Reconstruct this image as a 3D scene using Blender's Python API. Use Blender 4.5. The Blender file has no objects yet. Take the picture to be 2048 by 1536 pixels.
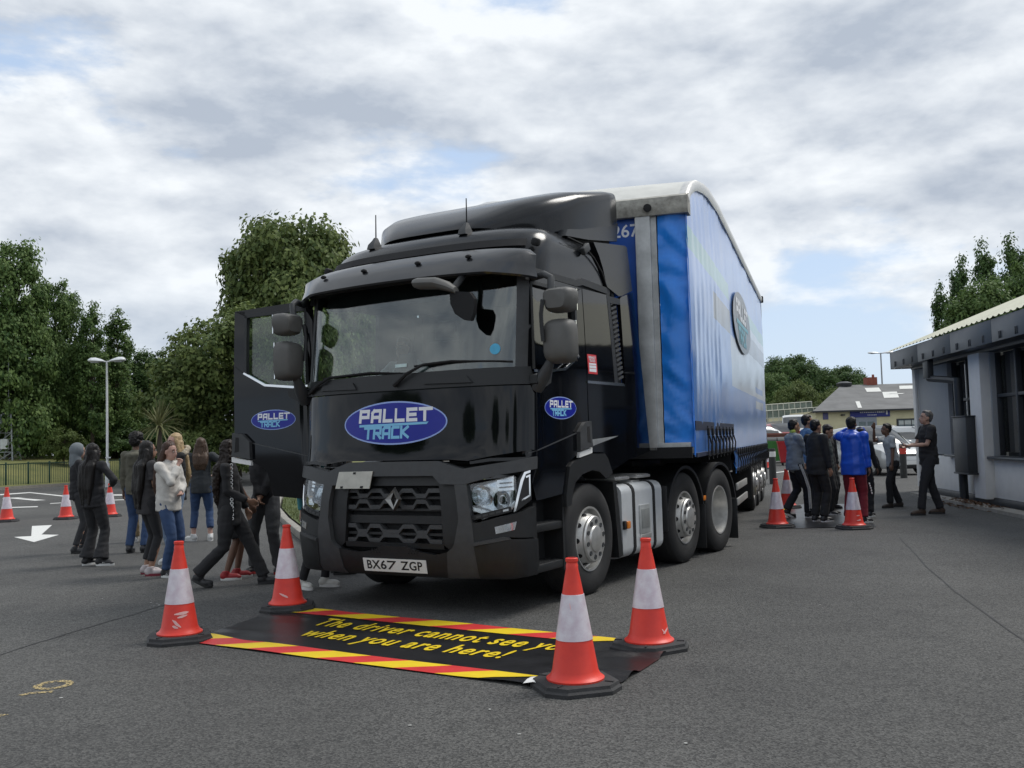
import bpy, bmesh, math, random
from mathutils import Vector, Matrix, noise
SC=bpy.context.scene
COL=SC.collection
R=math.radians
random.seed(7)
# ---------------------------------------------------------------- camera
F_PX=1980.0; CAM_H=1.445; PITCH=R(3.308); ROLL=R(1.664)
_c,_s=math.cos(PITCH),math.sin(PITCH)
FW=Vector((0,_c,_s)); _r0=Vector((1,0,0)); _u0=Vector((0,-_s,_c))
RT=_r0*math.cos(ROLL)-_u0*math.sin(ROLL); UP=_r0*math.sin(ROLL)+_u0*math.cos(ROLL)
CP=Vector((0,0,CAM_H))
cd=bpy.data.cameras.new('camera'); cam=bpy.data.objects.new('camera',cd); COL.objects.link(cam)
cd.sensor_fit='HORIZONTAL'; cd.sensor_width=36; cd.lens=F_PX/2048*36; cd.clip_start=.05; cd.clip_end=2000
cam.matrix_world=Matrix(((RT.x,UP.x,-FW.x,CP.x),(RT.y,UP.y,-FW.y,CP.y),(RT.z,UP.z,-FW.z,CP.z),(0,0,0,1)))
SC.camera=cam
def ray(u,v): return RT*((u-1024)/F_PX)-UP*((v-768)/F_PX)+FW
def gp(u,v,z=0):                      # pixel of the photograph -> point on the plane at height z
    d=ray(u,v); return CP+d*((z-CAM_H)/d.z)
def dp(u,v,Y):                        # pixel -> point at depth Y
    d=ray(u,v); return CP+d*(Y/d.y)
# ---------------------------------------------------------------- sky and sun
SUN_EL,SUN_AZ=R(54),R(62)             # azimuth clockwise from the view axis (+Y)
W=bpy.data.worlds.new('World'); SC.world=W; W.use_nodes=True
def build_world():
    nt=W.node_tree; N=nt.nodes; L=nt.links; N.clear()
    def n(t,**k):
        q=N.new(t)
        for a,b in k.items(): setattr(q,a,b)
        return q
    def math_(op,a,b=None,c=None,clamp=False):
        q=n('ShaderNodeMath',operation=op,use_clamp=clamp)
        for i,x in enumerate((a,b,c)):
            if x is None: continue
            if isinstance(x,(int,float)): q.inputs[i].default_value=x
            else: L.new(x,q.inputs[i])
        return q.outputs[0]
    def ss(x,a,b):
        q=n('ShaderNodeMapRange',interpolation_type='SMOOTHSTEP'); L.new(x,q.inputs[0]); q.inputs[1].default_value=a; q.inputs[2].default_value=b
        return q.outputs[0]
    tc=n('ShaderNodeTexCoord'); sep=n('ShaderNodeSeparateXYZ'); L.new(tc.outputs['Generated'],sep.inputs[0])
    def layer(ox,oz,scale,detail,rough,dist,seed,flat):
        c=n('ShaderNodeCombineXYZ'); L.new(math_('ADD',sep.outputs[0],ox+.13),c.inputs[0]); L.new(math_('ADD',sep.outputs[1],seed),c.inputs[1]); L.new(math_('MULTIPLY',math_('ADD',sep.outputs[2],oz-.085),flat),c.inputs[2])
        t=n('ShaderNodeTexNoise'); L.new(c.outputs[0],t.inputs['Vector'])
        t.inputs['Scale'].default_value=scale; t.inputs['Detail'].default_value=detail; t.inputs['Roughness'].default_value=rough; t.inputs['Distortion'].default_value=dist
        return t.outputs['Fac']
    SEED=SKY_SEED
    big=layer(0,0,1.6,2,.5,.1,SEED+3.3,2.2)
    d0=layer(0,0,3.3,11,.56,.12,SEED,2.6)
    d1=layer(.010,.030,3.3,7,.50,.10,SEED,2.6)
    f0=layer(.3,.1,8.5,8,.55,.10,SEED+1.7,2.2)
    f1=layer(.306,.114,8.5,6,.52,.10,SEED+1.7,2.2)
    dens=math_('ADD',math_('ADD',math_('MULTIPLY',d0,.60),math_('MULTIPLY',big,.42)),math_('MULTIPLY',f0,.17))
    cover=ss(dens,.470,.548)
    thick=ss(dens,.54,.70)
    rim=math_('ADD',math_('MULTIPLY',math_('SUBTRACT',d0,d1),3.4),math_('MULTIPLY',math_('SUBTRACT',f0,f1),2.2))
    lit=math_('ADD',math_('SUBTRACT',.74,math_('MULTIPLY',thick,.58)),rim,clamp=True)
    sky=n('ShaderNodeTexSky',sky_type='NISHITA'); sky.sun_disc=False; sky.sun_elevation=SUN_EL; sky.sun_rotation=SUN_AZ; sky.air_density=1.0; sky.dust_density=1.6; sky.ozone_density=1.2
    cr=n('ShaderNodeMixRGB'); L.new(lit,cr.inputs[0]); cr.inputs[1].default_value=(3.5,3.95,4.65,1); cr.inputs[2].default_value=(6.9,7.2,7.5,1)
    blue=n('ShaderNodeMixRGB',blend_type='MIX'); blue.inputs[0].default_value=.75; L.new(sky.outputs[0],blue.inputs[1]); blue.inputs[2].default_value=(4.2,5.35,7.1,1)
    mx=n('ShaderNodeMixRGB'); L.new(cover,mx.inputs[0]); L.new(blue.outputs[0],mx.inputs[1]); L.new(cr.outputs[0],mx.inputs[2])
    hz=ss(sep.outputs[2],.0,.22)      # distant air whitens the sky towards the horizon
    hm=n('ShaderNodeMixRGB'); L.new(math_('ADD',math_('MULTIPLY',hz,.45),.55),hm.inputs[0]); hm.inputs[1].default_value=(5.6,6.4,7.2,1); L.new(mx.outputs[0],hm.inputs[2])
    bg=n('ShaderNodeBackground'); L.new(hm.outputs[0],bg.inputs[0]); bg.inputs[1].default_value=.082
    out=n('ShaderNodeOutputWorld'); L.new(bg.outputs[0],out.inputs[0])
SKY_SEED=12.4
build_world()
sd=bpy.data.lights.new('sun','SUN'); sun=bpy.data.objects.new('sun',sd); COL.objects.link(sun)
sd.energy=1.35; sd.angle=R(24); sd.color=(1,.965,.91)
_sd=Vector((math.sin(SUN_AZ)*math.cos(SUN_EL),math.cos(SUN_AZ)*math.cos(SUN_EL),math.sin(SUN_EL)))
sun.rotation_euler=_sd.to_track_quat('Z','Y').to_euler(); sun.location=_sd*60
SC.view_settings.view_transform='Standard'; SC.view_settings.look='None'; SC.view_settings.exposure=0.74; SC.view_settings.gamma=1; SC.view_settings.use_curve_mapping=False
SC.cycles.max_bounces=8; SC.cycles.transparent_max_bounces=12; SC.cycles.use_denoising=True
# ---------------------------------------------------------------- helpers
MATS={}
def mat(name,col,rough=.6,metal=0,var=.12,vs=9,bump=0,bs=60,coat=0,spec=.5,trans=0,tint2=None,emit=None,sheen=0,bdist=.01,coatr=.04):
    if name in MATS: return MATS[name]
    m=bpy.data.materials.new(name); m.use_nodes=True; nt=m.node_tree; N=nt.nodes; L=nt.links; p=N['Principled BSDF']
    p.inputs['Roughness'].default_value=rough; p.inputs['Metallic'].default_value=metal; p.inputs['Specular IOR Level'].default_value=spec
    if coat: p.inputs['Coat Weight'].default_value=coat; p.inputs['Coat Roughness'].default_value=coatr
    if trans: p.inputs['Transmission Weight'].default_value=trans
    if sheen: p.inputs['Sheen Weight'].default_value=sheen
    tc=N.new('ShaderNodeTexCoord')
    if var or tint2:
        t=N.new('ShaderNodeTexNoise'); t.inputs['Scale'].default_value=vs; t.inputs['Detail'].default_value=6; t.inputs['Roughness'].default_value=.62; L.new(tc.outputs['Object'],t.inputs['Vector'])
        r=N.new('ShaderNodeValToRGB'); L.new(t.outputs['Fac'],r.inputs[0]); r.color_ramp.elements[0].position=.32; r.color_ramp.elements[1].position=.68
        a=tint2 or tuple(c*(1-var) for c in col); b=col if tint2 else tuple(min(1,c*(1+var)) for c in col)
        r.color_ramp.elements[0].color=(*a,1); r.color_ramp.elements[1].color=(*b,1); L.new(r.outputs[0],p.inputs['Base Color'])
        rr=N.new('ShaderNodeMapRange'); L.new(t.outputs['Fac'],rr.inputs[0]); rr.inputs[3].default_value=max(.02,rough*.82); rr.inputs[4].default_value=min(1,rough*1.18); L.new(rr.outputs[0],p.inputs['Roughness'])
    else: p.inputs['Base Color'].default_value=(*col,1)
    if bump:
        t2=N.new('ShaderNodeTexNoise'); t2.inputs['Scale'].default_value=bs; t2.inputs['Detail'].default_value=5; L.new(tc.outputs['Object'],t2.inputs['Vector'])
        b=N.new('ShaderNodeBump'); b.inputs['Strength'].default_value=bump; b.inputs['Distance'].default_value=bdist; L.new(t2.outputs['Fac'],b.inputs['Height']); L.new(b.outputs[0],p.inputs['Normal'])
    if emit: p.inputs['Emission Color'].default_value=(*emit[:3],1); p.inputs['Emission Strength'].default_value=emit[3]
    MATS[name]=m; return m
def glass(name,tint=(.75,.8,.8),rough=.02,ior=1.5,base=0.0):
    if name in MATS: return MATS[name]
    m=bpy.data.materials.new(name); m.use_nodes=True; nt=m.node_tree; N=nt.nodes; L=nt.links; N.clear()
    o=N.new('ShaderNodeOutputMaterial'); mx=N.new('ShaderNodeMixShader'); tr=N.new('ShaderNodeBsdfTransparent'); gl=N.new('ShaderNodeBsdfGlossy'); fr=N.new('ShaderNodeFresnel')
    N.remove(fr); tr.inputs[0].default_value=(*tint,1); gl.inputs[1].default_value=rough; gl.inputs[0].default_value=(1,1,1,1); f0=((ior-1)/(ior+1))**2+base
    g=N.new('ShaderNodeNewGeometry'); dt=N.new('ShaderNodeVectorMath'); dt.operation='DOT_PRODUCT'; L.new(g.outputs['Normal'],dt.inputs[0]); L.new(g.outputs['Incoming'],dt.inputs[1])
    def mt(op,x,y):
        q=N.new('ShaderNodeMath'); q.operation=op; q.use_clamp=op in('SUBTRACT','MULTIPLY_ADD')
        for i,z in enumerate((x,y)):
            if isinstance(z,(int,float)): q.inputs[i].default_value=z
            else: L.new(z,q.inputs[i])
        return q
    fz=mt('MULTIPLY_ADD',mt('POWER',mt('SUBTRACT',1.0,mt('ABSOLUTE',dt.outputs['Value'],0.0).outputs[0]).outputs[0],5.0).outputs[0],1-f0); fz.inputs[2].default_value=f0
    L.new(fz.outputs[0],mx.inputs[0]); L.new(tr.outputs[0],mx.inputs[1]); L.new(gl.outputs[0],mx.inputs[2]); L.new(mx.outputs[0],o.inputs[0])
    MATS[name]=m; return m
def tag(o,label=None,cat=None,group=None,kind=None):
    if label: o['label']=label
    if cat: o['category']=cat
    if group: o['group']=group
    if kind: o['kind']=kind
    return o
def empty(name,loc=(0,0,0),rz=0,label=None,cat=None,group=None):
    o=bpy.data.objects.new(name,None); COL.objects.link(o); o.location=loc; o.rotation_euler=(0,0,rz); o.empty_display_size=.1
    return tag(o,label,cat,group)
def mobj(name,me,m=None,parent=None,loc=None,rz=None):
    o=bpy.data.objects.new(name,me); COL.objects.link(o)
    if m is not None:
        if len(me.materials): me.materials.clear()
        for q in (m if isinstance(m,(list,tuple)) else [m]): me.materials.append(q)
    if parent: o.parent=parent
    if loc is not None: o.location=loc
    if rz is not None: o.rotation_euler=(0,0,rz)
    return o
def finish(bm,smooth=40,recalc=True):
    if recalc: bmesh.ops.recalc_face_normals(bm,faces=bm.faces)
    me=bpy.data.meshes.new('m'); bm.to_mesh(me); bm.free()
    if smooth:
        me.shade_smooth(); me.set_sharp_from_angle(angle=R(smooth))
    return me
class B:
    """collects simple shapes; obj() links them as one mesh object"""
    def __init__(s): s.bm=bmesh.new(); s.mi=0
    def _new(s,vs,fs):
        V=[s.bm.verts.new(v) for v in vs]; out=[]
        for f in fs:
            try:
                q=s.bm.faces.new([V[i] for i in f]); q.material_index=s.mi; out.append(q)
            except ValueError: pass
        return V,out
    def box(s,c,d,rz=0,bev=0,rot=None):
        x,y,z=d[0]/2,d[1]/2,d[2]/2
        M=(rot if rot is not None else Matrix.Rotation(rz,3,'Z'))
        vs=[Vector(c)+M@Vector((a*x,b*y,e*z)) for a in(-1,1) for b in(-1,1) for e in(-1,1)]
        V,Fs=s._new(vs,[(0,1,3,2),(4,6,7,5),(0,4,5,1),(2,3,7,6),(0,2,6,4),(1,5,7,3)])
        if bev:
            es=list({e for f in Fs for e in f.edges}); r=bmesh.ops.bevel(s.bm,geom=es,offset=bev,segments=2,profile=.5,affect='EDGES')
            for f in r['faces']: f.material_index=s.mi
        return s
    def rings(s,rings,caps=True,closed=False):
        n=len(rings[0]); vs=[p for r in rings for p in r]; fs=[]
        for i in range(len(rings)-1):
            for j in range(n if not closed else n):
                k=(j+1)%n; fs.append((i*n+j,i*n+k,(i+1)*n+k,(i+1)*n+j))
        if caps: fs.append(tuple(range(n))[::-1]); fs.append(tuple(range((len(rings)-1)*n,len(rings)*n)))
        s._new(vs,fs); return s
    def grid(s,rows):
        n=len(rows[0]); fs=[]
        for i in range(len(rows)-1):
            for j in range(n-1): fs.append((i*n+j,i*n+j+1,(i+1)*n+j+1,(i+1)*n+j))
        s._new([p for r in rows for p in r],fs); return s
    def tube(s,pts,r,n=8,caps=True):
        pts=[Vector(p) for p in pts]; rr=r if isinstance(r,(list,tuple)) else [r]*len(pts); rings=[]
        t0=(pts[1]-pts[0]).normalized(); u=t0.orthogonal().normalized()
        for i,p in enumerate(pts):
            a=pts[max(i-1,0)]; b=pts[min(i+1,len(pts)-1)]; t=(b-a).normalized()
            u=(u-t*u.dot(t)); u=u.normalized() if u.length>1e-6 else t.orthogonal().normalized(); w=t.cross(u)
            rings.append([p+(u*math.cos(2*math.pi*k/n)+w*math.sin(2*math.pi*k/n))*rr[i] for k in range(n)])
        return s.rings(rings,caps)
    def lathe(s,prof,c=(0,0,0),axis='Z',n=32,a0=0,a1=2*math.pi):
        full=abs(a1-a0-2*math.pi)<1e-6; m=n if full else n+1; rows=[]
        for r,h in prof:
            row=[]
            for k in range(m):
                a=a0+(a1-a0)*k/n; x,y=r*math.cos(a),r*math.sin(a)
                p={'Z':(x,y,h),'X':(h,x,y),'Y':(x,h,y)}[axis]; row.append(Vector(c)+Vector(p))
            rows.append(row)
        vs=[p for r in rows for p in r]; fs=[]
        for i in range(len(rows)-1):
            for j in range(m if full else m-1):
                k=(j+1)%m; fs.append((i*m+j,i*m+k,(i+1)*m+k,(i+1)*m+j))
        V,_=s._new(vs,fs)
        return s
    def prism(s,poly,a,b,axis='Z'):
        f={'Z':lambda p,h:(p[0],p[1],h),'Y':lambda p,h:(p[0],h,p[1]),'X':lambda p,h:(h,p[0],p[1])}[axis]; n=len(poly)
        vs=[f(p,a) for p in poly]+[f(p,b) for p in poly]
        s._new(vs,[tuple(range(n))[::-1],tuple(range(n,2*n))]+[(i,(i+1)%n,n+(i+1)%n,n+i) for i in range(n)]); return s
    def ball(s,c,r,nu=10,nv=7,M=None):
        rx,ry,rz=r if isinstance(r,(tuple,list)) else (r,r,r); vs=[];M=M or Matrix.Identity(3)
        for i in range(1,nv):
            t=math.pi*i/nv
            for j in range(nu):
                a=2*math.pi*j/nu; vs.append(Vector(c)+M@Vector((rx*math.sin(t)*math.cos(a),ry*math.sin(t)*math.sin(a),rz*math.cos(t))))
        top=len(vs); vs.append(Vector(c)+M@Vector((0,0,rz))); vs.append(Vector(c)-M@Vector((0,0,rz))); fs=[]
        for i in range(nv-2):
            for j in range(nu): k=(j+1)%nu; fs.append((i*nu+j,(i+1)*nu+j,(i+1)*nu+k,i*nu+k))
        for j in range(nu): k=(j+1)%nu; fs.append((top,j,k)); fs.append((top+1,(nv-2)*nu+k,(nv-2)*nu+j))
        s._new(vs,fs); return s
    def bevel(s,w,seg=2,ang=30):
        es=[e for e in s.bm.edges if e.is_manifold and e.calc_face_angle(0)>R(ang)]
        bmesh.ops.bevel(s.bm,geom=es,offset=w,segments=seg,profile=.5,affect='EDGES',clamp_overlap=True); return s
    def map(s,f):
        for v in s.bm.verts: v.co=f(v.co)
        return s
    def cut(s,axis,step,lo,hi):
        n=Vector((axis=='X',axis=='Y',axis=='Z')); k=math.ceil(lo/step)
        while k*step<hi:
            bmesh.ops.bisect_plane(s.bm,geom=s.bm.verts[:]+s.bm.edges[:]+s.bm.faces[:],plane_co=n*(k*step),plane_no=n); k+=1
        return s
    def mesh(s,smooth=40): return finish(s.bm,smooth)
    def obj(s,name,m,parent=None,loc=None,rz=None,smooth=40): return mobj(name,s.mesh(smooth),m,parent,loc,rz)
def copy_tree(o,parent=None):
    c=o.copy(); COL.objects.link(c); c.parent=parent
    for ch in list(o.children): copy_tree(ch,c)
    return c
TMP=bpy.data.scenes.new('scratch')     # small scene: modifiers and text are evaluated here
def baked(ob):
    TMP.collection.objects.link(ob); vl=TMP.view_layers[0]; vl.update(); me=bpy.data.meshes.new_from_object(ob.evaluated_get(vl.depsgraph)); bpy.data.objects.remove(ob); return me
def text_mesh(body,size,shear=0,offset=0,spacing=1,align='CENTER'):
    cu=bpy.data.curves.new('t','FONT'); cu.body=body; cu.size=size; cu.shear=shear; cu.offset=offset; cu.space_character=spacing; cu.align_x=align; cu.align_y='CENTER'; cu.resolution_u=3
    me=baked(bpy.data.objects.new('t',cu)); bpy.data.curves.remove(cu); return me
def map_mesh(me,f):
    for v in me.vertices: v.co=f(v.co)
    me.update(); return me
def interp(T,x):
    if x<=T[0][0]: return T[0][1]
    for a,b in zip(T,T[1:]):
        if x<=b[0]: return a[1]+(b[1]-a[1])*(x-a[0])/(b[0]-a[0])
    return T[-1][1]
# stroke letters for the haulier's roundel
STROKES={'P':[[(0,0),(0,1),(1,1),(1,.42),(.25,.42)]],'A':[[(0,0),(0,.8),(.2,1),(1,1),(1,0)],[(.2,.38),(1,.38)]],'L':[[(0,1),(0,0),(1,0)]],'E':[[(1,1),(0,1),(0,0),(1,0)],[(.1,.5),(.9,.5)]],'T':[[(-.05,1),(1.25,1)],[(.5,1),(.5,0)]],'R':[[(0,0),(0,1),(1,1),(1,.45),(.2,.45)],[(.45,.45),(1,0)]],'C':[[(1,1),(.15,1),(0,.85),(0,0),(1,0)]],'K':[[(0,0),(0,1)],[(1,1),(.12,.5),(1,0)]]}
def strokes(b,word,x0,z0,w,h,gap,th,f,slant=0):
    """letters as thick strokes; f(u,v,lift)->point"""
    lift=0
    for i,ch in enumerate(word):
        for line in STROKES[ch]:
            P=[(x0+i*(w+gap)+p[0]*w+slant*p[1]*h, z0+p[1]*h) for p in line]
            for a,c in zip(P,P[1:]):
                dx,dy=c[0]-a[0],c[1]-a[1]; l=math.hypot(dx,dy); dx,dy=dx/l*th/2,dy/l*th/2; lift+=.00003
                q=[(a[0]-dx-dy,a[1]-dy+dx),(a[0]-dx+dy,a[1]-dy-dx),(c[0]+dx+dy,c[1]+dy-dx),(c[0]+dx-dy,c[1]+dy+dx)]
                b._new([f(u,v,lift) for u,v in q],[(0,1,2,3)])
# ================================================================ ground
def asphalt():
    m=bpy.data.materials.new('asphalt'); m.use_nodes=True; nt=m.node_tree; N=nt.nodes; L=nt.links; p=N['Principled BSDF']; tc=N.new('ShaderNodeTexCoord')
    def nz(s,d,r=.6):
        t=N.new('ShaderNodeTexNoise'); t.inputs['Scale'].default_value=s; t.inputs['Detail'].default_value=d; t.inputs['Roughness'].default_value=r; L.new(tc.outputs['Object'],t.inputs['Vector']); return t.outputs['Fac']
    def ramp(x,a,b,ca,cb):
        r=N.new('ShaderNodeValToRGB'); L.new(x,r.inputs[0]); e=r.color_ramp.elements; e[0].position=a; e[1].position=b; e[0].color=(*ca,1); e[1].color=(*cb,1); return r.outputs[0]
    def mix(a,b,f,mode='MULTIPLY'):
        q=N.new('ShaderNodeMixRGB'); q.blend_type=mode; q.inputs[0].default_value=f; L.new(a,q.inputs[1]); L.new(b,q.inputs[2]); return q.outputs[0]
    v=N.new('ShaderNodeTexVoronoi'); v.inputs['Scale'].default_value=95; L.new(tc.outputs['Object'],v.inputs['Vector'])
    g=N.new('ShaderNodeSeparateColor'); L.new(v.outputs['Color'],g.inputs[0])
    base=ramp(g.outputs[0],.05,.97,(.038,.038,.0372),(.130,.128,.122))
    fine=ramp(nz(170,2),.3,.72,(.55,.55,.55),(1.35,1.35,1.33))
    patch=ramp(nz(.33,5,.65),.3,.72,(.70,.70,.71),(1.20,1.20,1.19))
    stain=ramp(nz(.9,7,.72),.54,.70,(1,1,1),(.76,.76,.77))
    c=mix(mix(mix(base,fine,.8),patch,1),stain,1); L.new(c,p.inputs['Base Color'])
    p.inputs['Roughness'].default_value=.82; p.inputs['Specular IOR Level'].default_value=.35
    bu=N.new('ShaderNodeBump'); bu.inputs['Strength'].default_value=.55; bu.inputs['Distance'].default_value=.006; L.new(v.outputs['Distance'],bu.inputs['Height']); L.new(bu.outputs[0],p.inputs['Normal'])
    return m
M_ASPH=asphalt()
b=B(); ys_=[-60,-20,0,4,8,12,16,22,30,45,70,110,180,300,500,900]; xs_=[-700,-300,-120,-60,-30,-15,-8,-4,0,4,8,15,30,60,120,300,700]
b.grid([[(x,y,0) for x in xs_] for y in ys_]); tag(b.obj('ground',M_ASPH,smooth=0),kind='structure')
M_LINE=mat('road_paint',(.66,.66,.63),.7,0,var=.16,vs=30)
def flat(pix,name,m,z=.004,kind='structure'):
    b=B(); P=[gp(u,v,z) for u,v in pix]; b._new(P,[tuple(range(len(P)))]); o=b.obj(name,m,smooth=0)
    tag(o,kind=kind); return o
flat([(64,1052),(104,1050),(83,1069),(118,1069.5),(68,1084),(28,1074),(62.5,1072)],'arrow_marking',M_LINE)
for q in ([(0,988.3),(60,984.3),(60,985.8),(0,990.4)],[(60,984.3),(128,991.2),(128,993.2),(60,985.8)],[(5,996),(52,994.4),(36,995.8),(92,1000),(70,1001.2),(22,996.8),(6,997.4)],[(24,1014),(76,1012.4),(75,1014),(24,1015.6)],[(100,1006.5),(125,1005),(125,1006),(100,1007.5)],[(222,989),(252,988.8),(252,991),(222,991)],[(228,999.5),(256,998.5),(256,999.6),(228,1000.6)],[(1690,917),(1740,914),(1740,915.5),(1690,918.5)],[(1550,944.5),(1580,941),(1580,942.3),(1550,946)],[(60,972.5),(118,970),(118,970.8),(60,973.3)]):
    flat(q,'line_marking',M_LINE)
# worn yellow spray marks: a one and a nought
def spray():
    m=bpy.data.materials.new('yellow_spray'); m.use_nodes=True; nt=m.node_tree; N=nt.nodes; L=nt.links; p=N['Principled BSDF']; p.inputs['Base Color'].default_value=(.46,.36,.17,1); p.inputs['Roughness'].default_value=.85
    tc=N.new('ShaderNodeTexCoord'); t=N.new('ShaderNodeTexNoise'); t.inputs['Scale'].default_value=75; t.inputs['Detail'].default_value=4; L.new(tc.outputs['Object'],t.inputs['Vector'])
    r=N.new('ShaderNodeValToRGB'); r.color_ramp.elements[0].position=.42; r.color_ramp.elements[1].position=.56; L.new(t.outputs['Fac'],r.inputs[0]); tr=N.new('ShaderNodeBsdfTransparent'); mx=N.new('ShaderNodeMixShader'); L.new(r.outputs[0],mx.inputs[0]); L.new(tr.outputs[0],mx.inputs[1]); L.new(p.outputs[0],mx.inputs[2]); L.new(mx.outputs[0],N['Material Output'].inputs[0]); return m
M_SPRAY=spray()
def ribbon(pts,w,name,m,z=.004,closed=False):
    P=[gp(u,v,z) for u,v in pts]; b=B(); rows=[]; n=len(P)
    for i,p in enumerate(P):
        a=P[(i-1)%n] if closed or i>0 else P[0]; c=P[(i+1)%n] if closed or i<n-1 else P[-1]; t=(c-a).normalized(); nn=Vector((-t.y,t.x,0)); ww=w*(.8+.4*random.random()); rows.append([p+nn*ww/2,p-nn*ww/2])
    if closed: rows.append(rows[0])
    b.grid(rows); return tag(b.obj(name,m,smooth=0),kind='structure')
ribbon([(107+33*math.cos(a),1369.5+6.8*math.sin(a)-.12*33*math.cos(a)) for a in [2*math.pi*k/24 for k in range(24)]],.05,'sprayed_nought',M_SPRAY,closed=True)
ribbon([(40,1391),(58,1386),(80,1384.5),(106,1383)],.05,'sprayed_one',M_SPRAY)
ribbon([(-6,1433),(3,1430),(9,1431)],.05,'sprayed_stroke',M_SPRAY)
# tar seams
M_TAR=mat('tar_seam',(.022,.022,.023),.7,0,var=.3,vs=25)
def seam(pts,w):
    out=[]
    for (a,b_) in zip(pts,pts[1:]):
        for k in range(8): t=k/8; out.append((a[0]+(b_[0]-a[0])*t+random.uniform(-1.5,1.5),a[1]+(b_[1]-a[1])*t+random.uniform(-.7,.7)))
    out.append(pts[-1]); ribbon(out,w,'tar_seam',M_TAR,z=.003)
seam([(-60,1333),(0,1309),(150,1262),(340,1207)],.016)
seam([(1800,1075),(1850,1130),(1920,1190),(2060,1290)],.014)
# litter specks
M_SPECK=mat('chewing_gum',(.4,.4,.38),.8)
for i,(u,v) in enumerate([(308,1213),(314,1208),(302,1206),(318,1211),(283,1233),(205,1198),(1372,1488),(1038,1470),(1785,1043),(1762,1001),(122,1397),(820,1452),(1640,1210),(980,1420)]):
    p=gp(u,v); b=B(); n=7; r=random.uniform(.006,.014); b._new([(p.x+r*random.uniform(.6,1.2)*math.cos(2*math.pi*k/n),p.y+r*random.uniform(.6,1.2)*math.sin(2*math.pi*k/n),.005) for k in range(n)],[tuple(range(n))]); tag(b.obj('gum_spot',M_SPECK,smooth=0),kind='structure')
# kerbed grass verge behind the cab
def grass_mat():
    return mat('grass',(.11,.125,.035),.9,0,tint2=(.055,.085,.022),vs=2.2,bump=.6,bs=40,bdist=.03)
M_GRASS=grass_mat(); M_KERB=mat('kerb_concrete',(.27,.255,.225),.85,0,var=.18,vs=8,bump=.3,bs=50)
V=[gp(640,1098),gp(610,1082),gp(590,1063),gp(566,1046),gp(545,1022),gp(520,1005)]
V=[Vector((-2.2,12.6,0)),Vector((-2.9,14.3,0)),Vector((-3.55,16.3,0)),Vector((-4.4,19,0)),Vector((-5.4,22.5,0)),Vector((-6.4,27,0)),Vector((-6.6,33,0)),Vector((-5.6,37,0))]
b=B(); rows=[[p+Vector((.12,0,.11)) for p in V],[Vector((max(p.x+2.2,-1.4),p.y,.16)) for p in V],[Vector((.1 if p.y<20 else 1.0,max(p.y,16),.12)) for p in V]]; b.grid(rows); verge=tag(b.obj('grass_verge',M_GRASS),kind='structure')
for a,c in zip(V,V[1:]):
    n=max(1,round((c-a).length/.92))
    for k in range(n):
        p=a.lerp(c,k/n); q=a.lerp(c,(k+1)/n); d=(q-p); b=B(); b.box((p+q)/2+Vector((0,0,.06)),(.13,d.length-.012,.125),rz=math.atan2(-d.x,d.y),bev=.015); b.obj('kerb_stone',M_KERB,verge)

rg=random.Random(9); vs=[]; fs=[]
for i in range(9000):
    k=rg.uniform(0,len(V)-1.01); j=int(k); p=V[j].lerp(V[j+1],k-j)+Vector((.14+rg.random()**1.4*3.0,rg.uniform(-.2,.2),.11)); 
    if p.x>(-.9 if p.y<18 else -.2): continue
    h=rg.uniform(.03,.10); a=rg.uniform(0,6.28); w=rg.uniform(.004,.009); l=Vector((rg.uniform(-.5,.5)*h,rg.uniform(-.5,.5)*h,h)); d=Vector((math.cos(a)*w,math.sin(a)*w,0)); n=len(vs); vs+=[p-d,p+d,p+l]; fs.append((n,n+1,n+2))
me=bpy.data.meshes.new('blades'); me.from_pydata(vs,[],fs); tag(mobj('grass_blades',me,mat('grass_blade',(.15,.17,.05),.8,0,tint2=(.08,.11,.03),vs=3)),'short grass growing on the kerbed verge beside the cab','grass',kind='stuff')
# ================================================================ tractor unit
TRUCK_LOC=(-1.0837,8.7159,0); TRUCK_RZ=-.5331
M_PAINT=mat('black_gloss_paint',(.004,.0045,.006),.05,0,var=.25,vs=3,spec=.36)
M_ROOFP=mat('dusty_black_paint',(.010,.011,.013),.2,0,var=.3,vs=4,spec=.38)
M_PLAST=mat('dark_grey_plastic',(.045,.047,.049),.55,0,var=.15,vs=14,bump=.12,bs=240)
M_PLAST2=mat('black_plastic',(.012,.013,.014),.5,0,var=.2,vs=16,bump=.1,bs=200)
M_MATT=mat('matt_black',(.008,.008,.009),.8,0,var=.2)
M_MIRR=mat('mirror_shell_grey',(.10,.098,.092),.55,0,var=.08,vs=12,bump=.08,bs=300)
M_CHROME=mat('chrome',(.75,.76,.77),.12,1,var=.05)
M_ALU=mat('dusty_aluminium',(.62,.61,.585),.38,.75,var=.14,vs=10,bump=.05,bs=60)
M_RIM=mat('silver_rim_paint',(.50,.495,.475),.38,.45,var=.16,vs=12)
M_TYRE=mat('tyre_rubber',(.018,.018,.0185),.75,0,var=.3,vs=8,bump=.15,bs=90)
M_WHITE=mat('white_plastic',(.78,.78,.76),.45,0,var=.04)
M_ROUND=mat('roundel_blue',(.008,.016,.30),.3,0,var=.06)
M_RNDRIM=mat('roundel_rim',(.33,.45,.82),.4,0,var=.03)
M_LETW=mat('lettering_white',(.8,.82,.86),.4,0,var=.03)
M_LETC=mat('lettering_light_blue',(.22,.55,.82),.4,0,var=.05)
M_AMBER=mat('amber_lens',(.75,.22,.02),.3,0,var=.1,coat=.5)
M_RED=mat('red_print',(.62,.03,.04),.4,0,var=.08)
M_GLASS=glass('windscreen_glass',(.70,.77,.75),.015,1.5,.06)
M_SGLASS=glass('tinted_side_glass',(.16,.18,.18),.015,1.5,.05)
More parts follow.
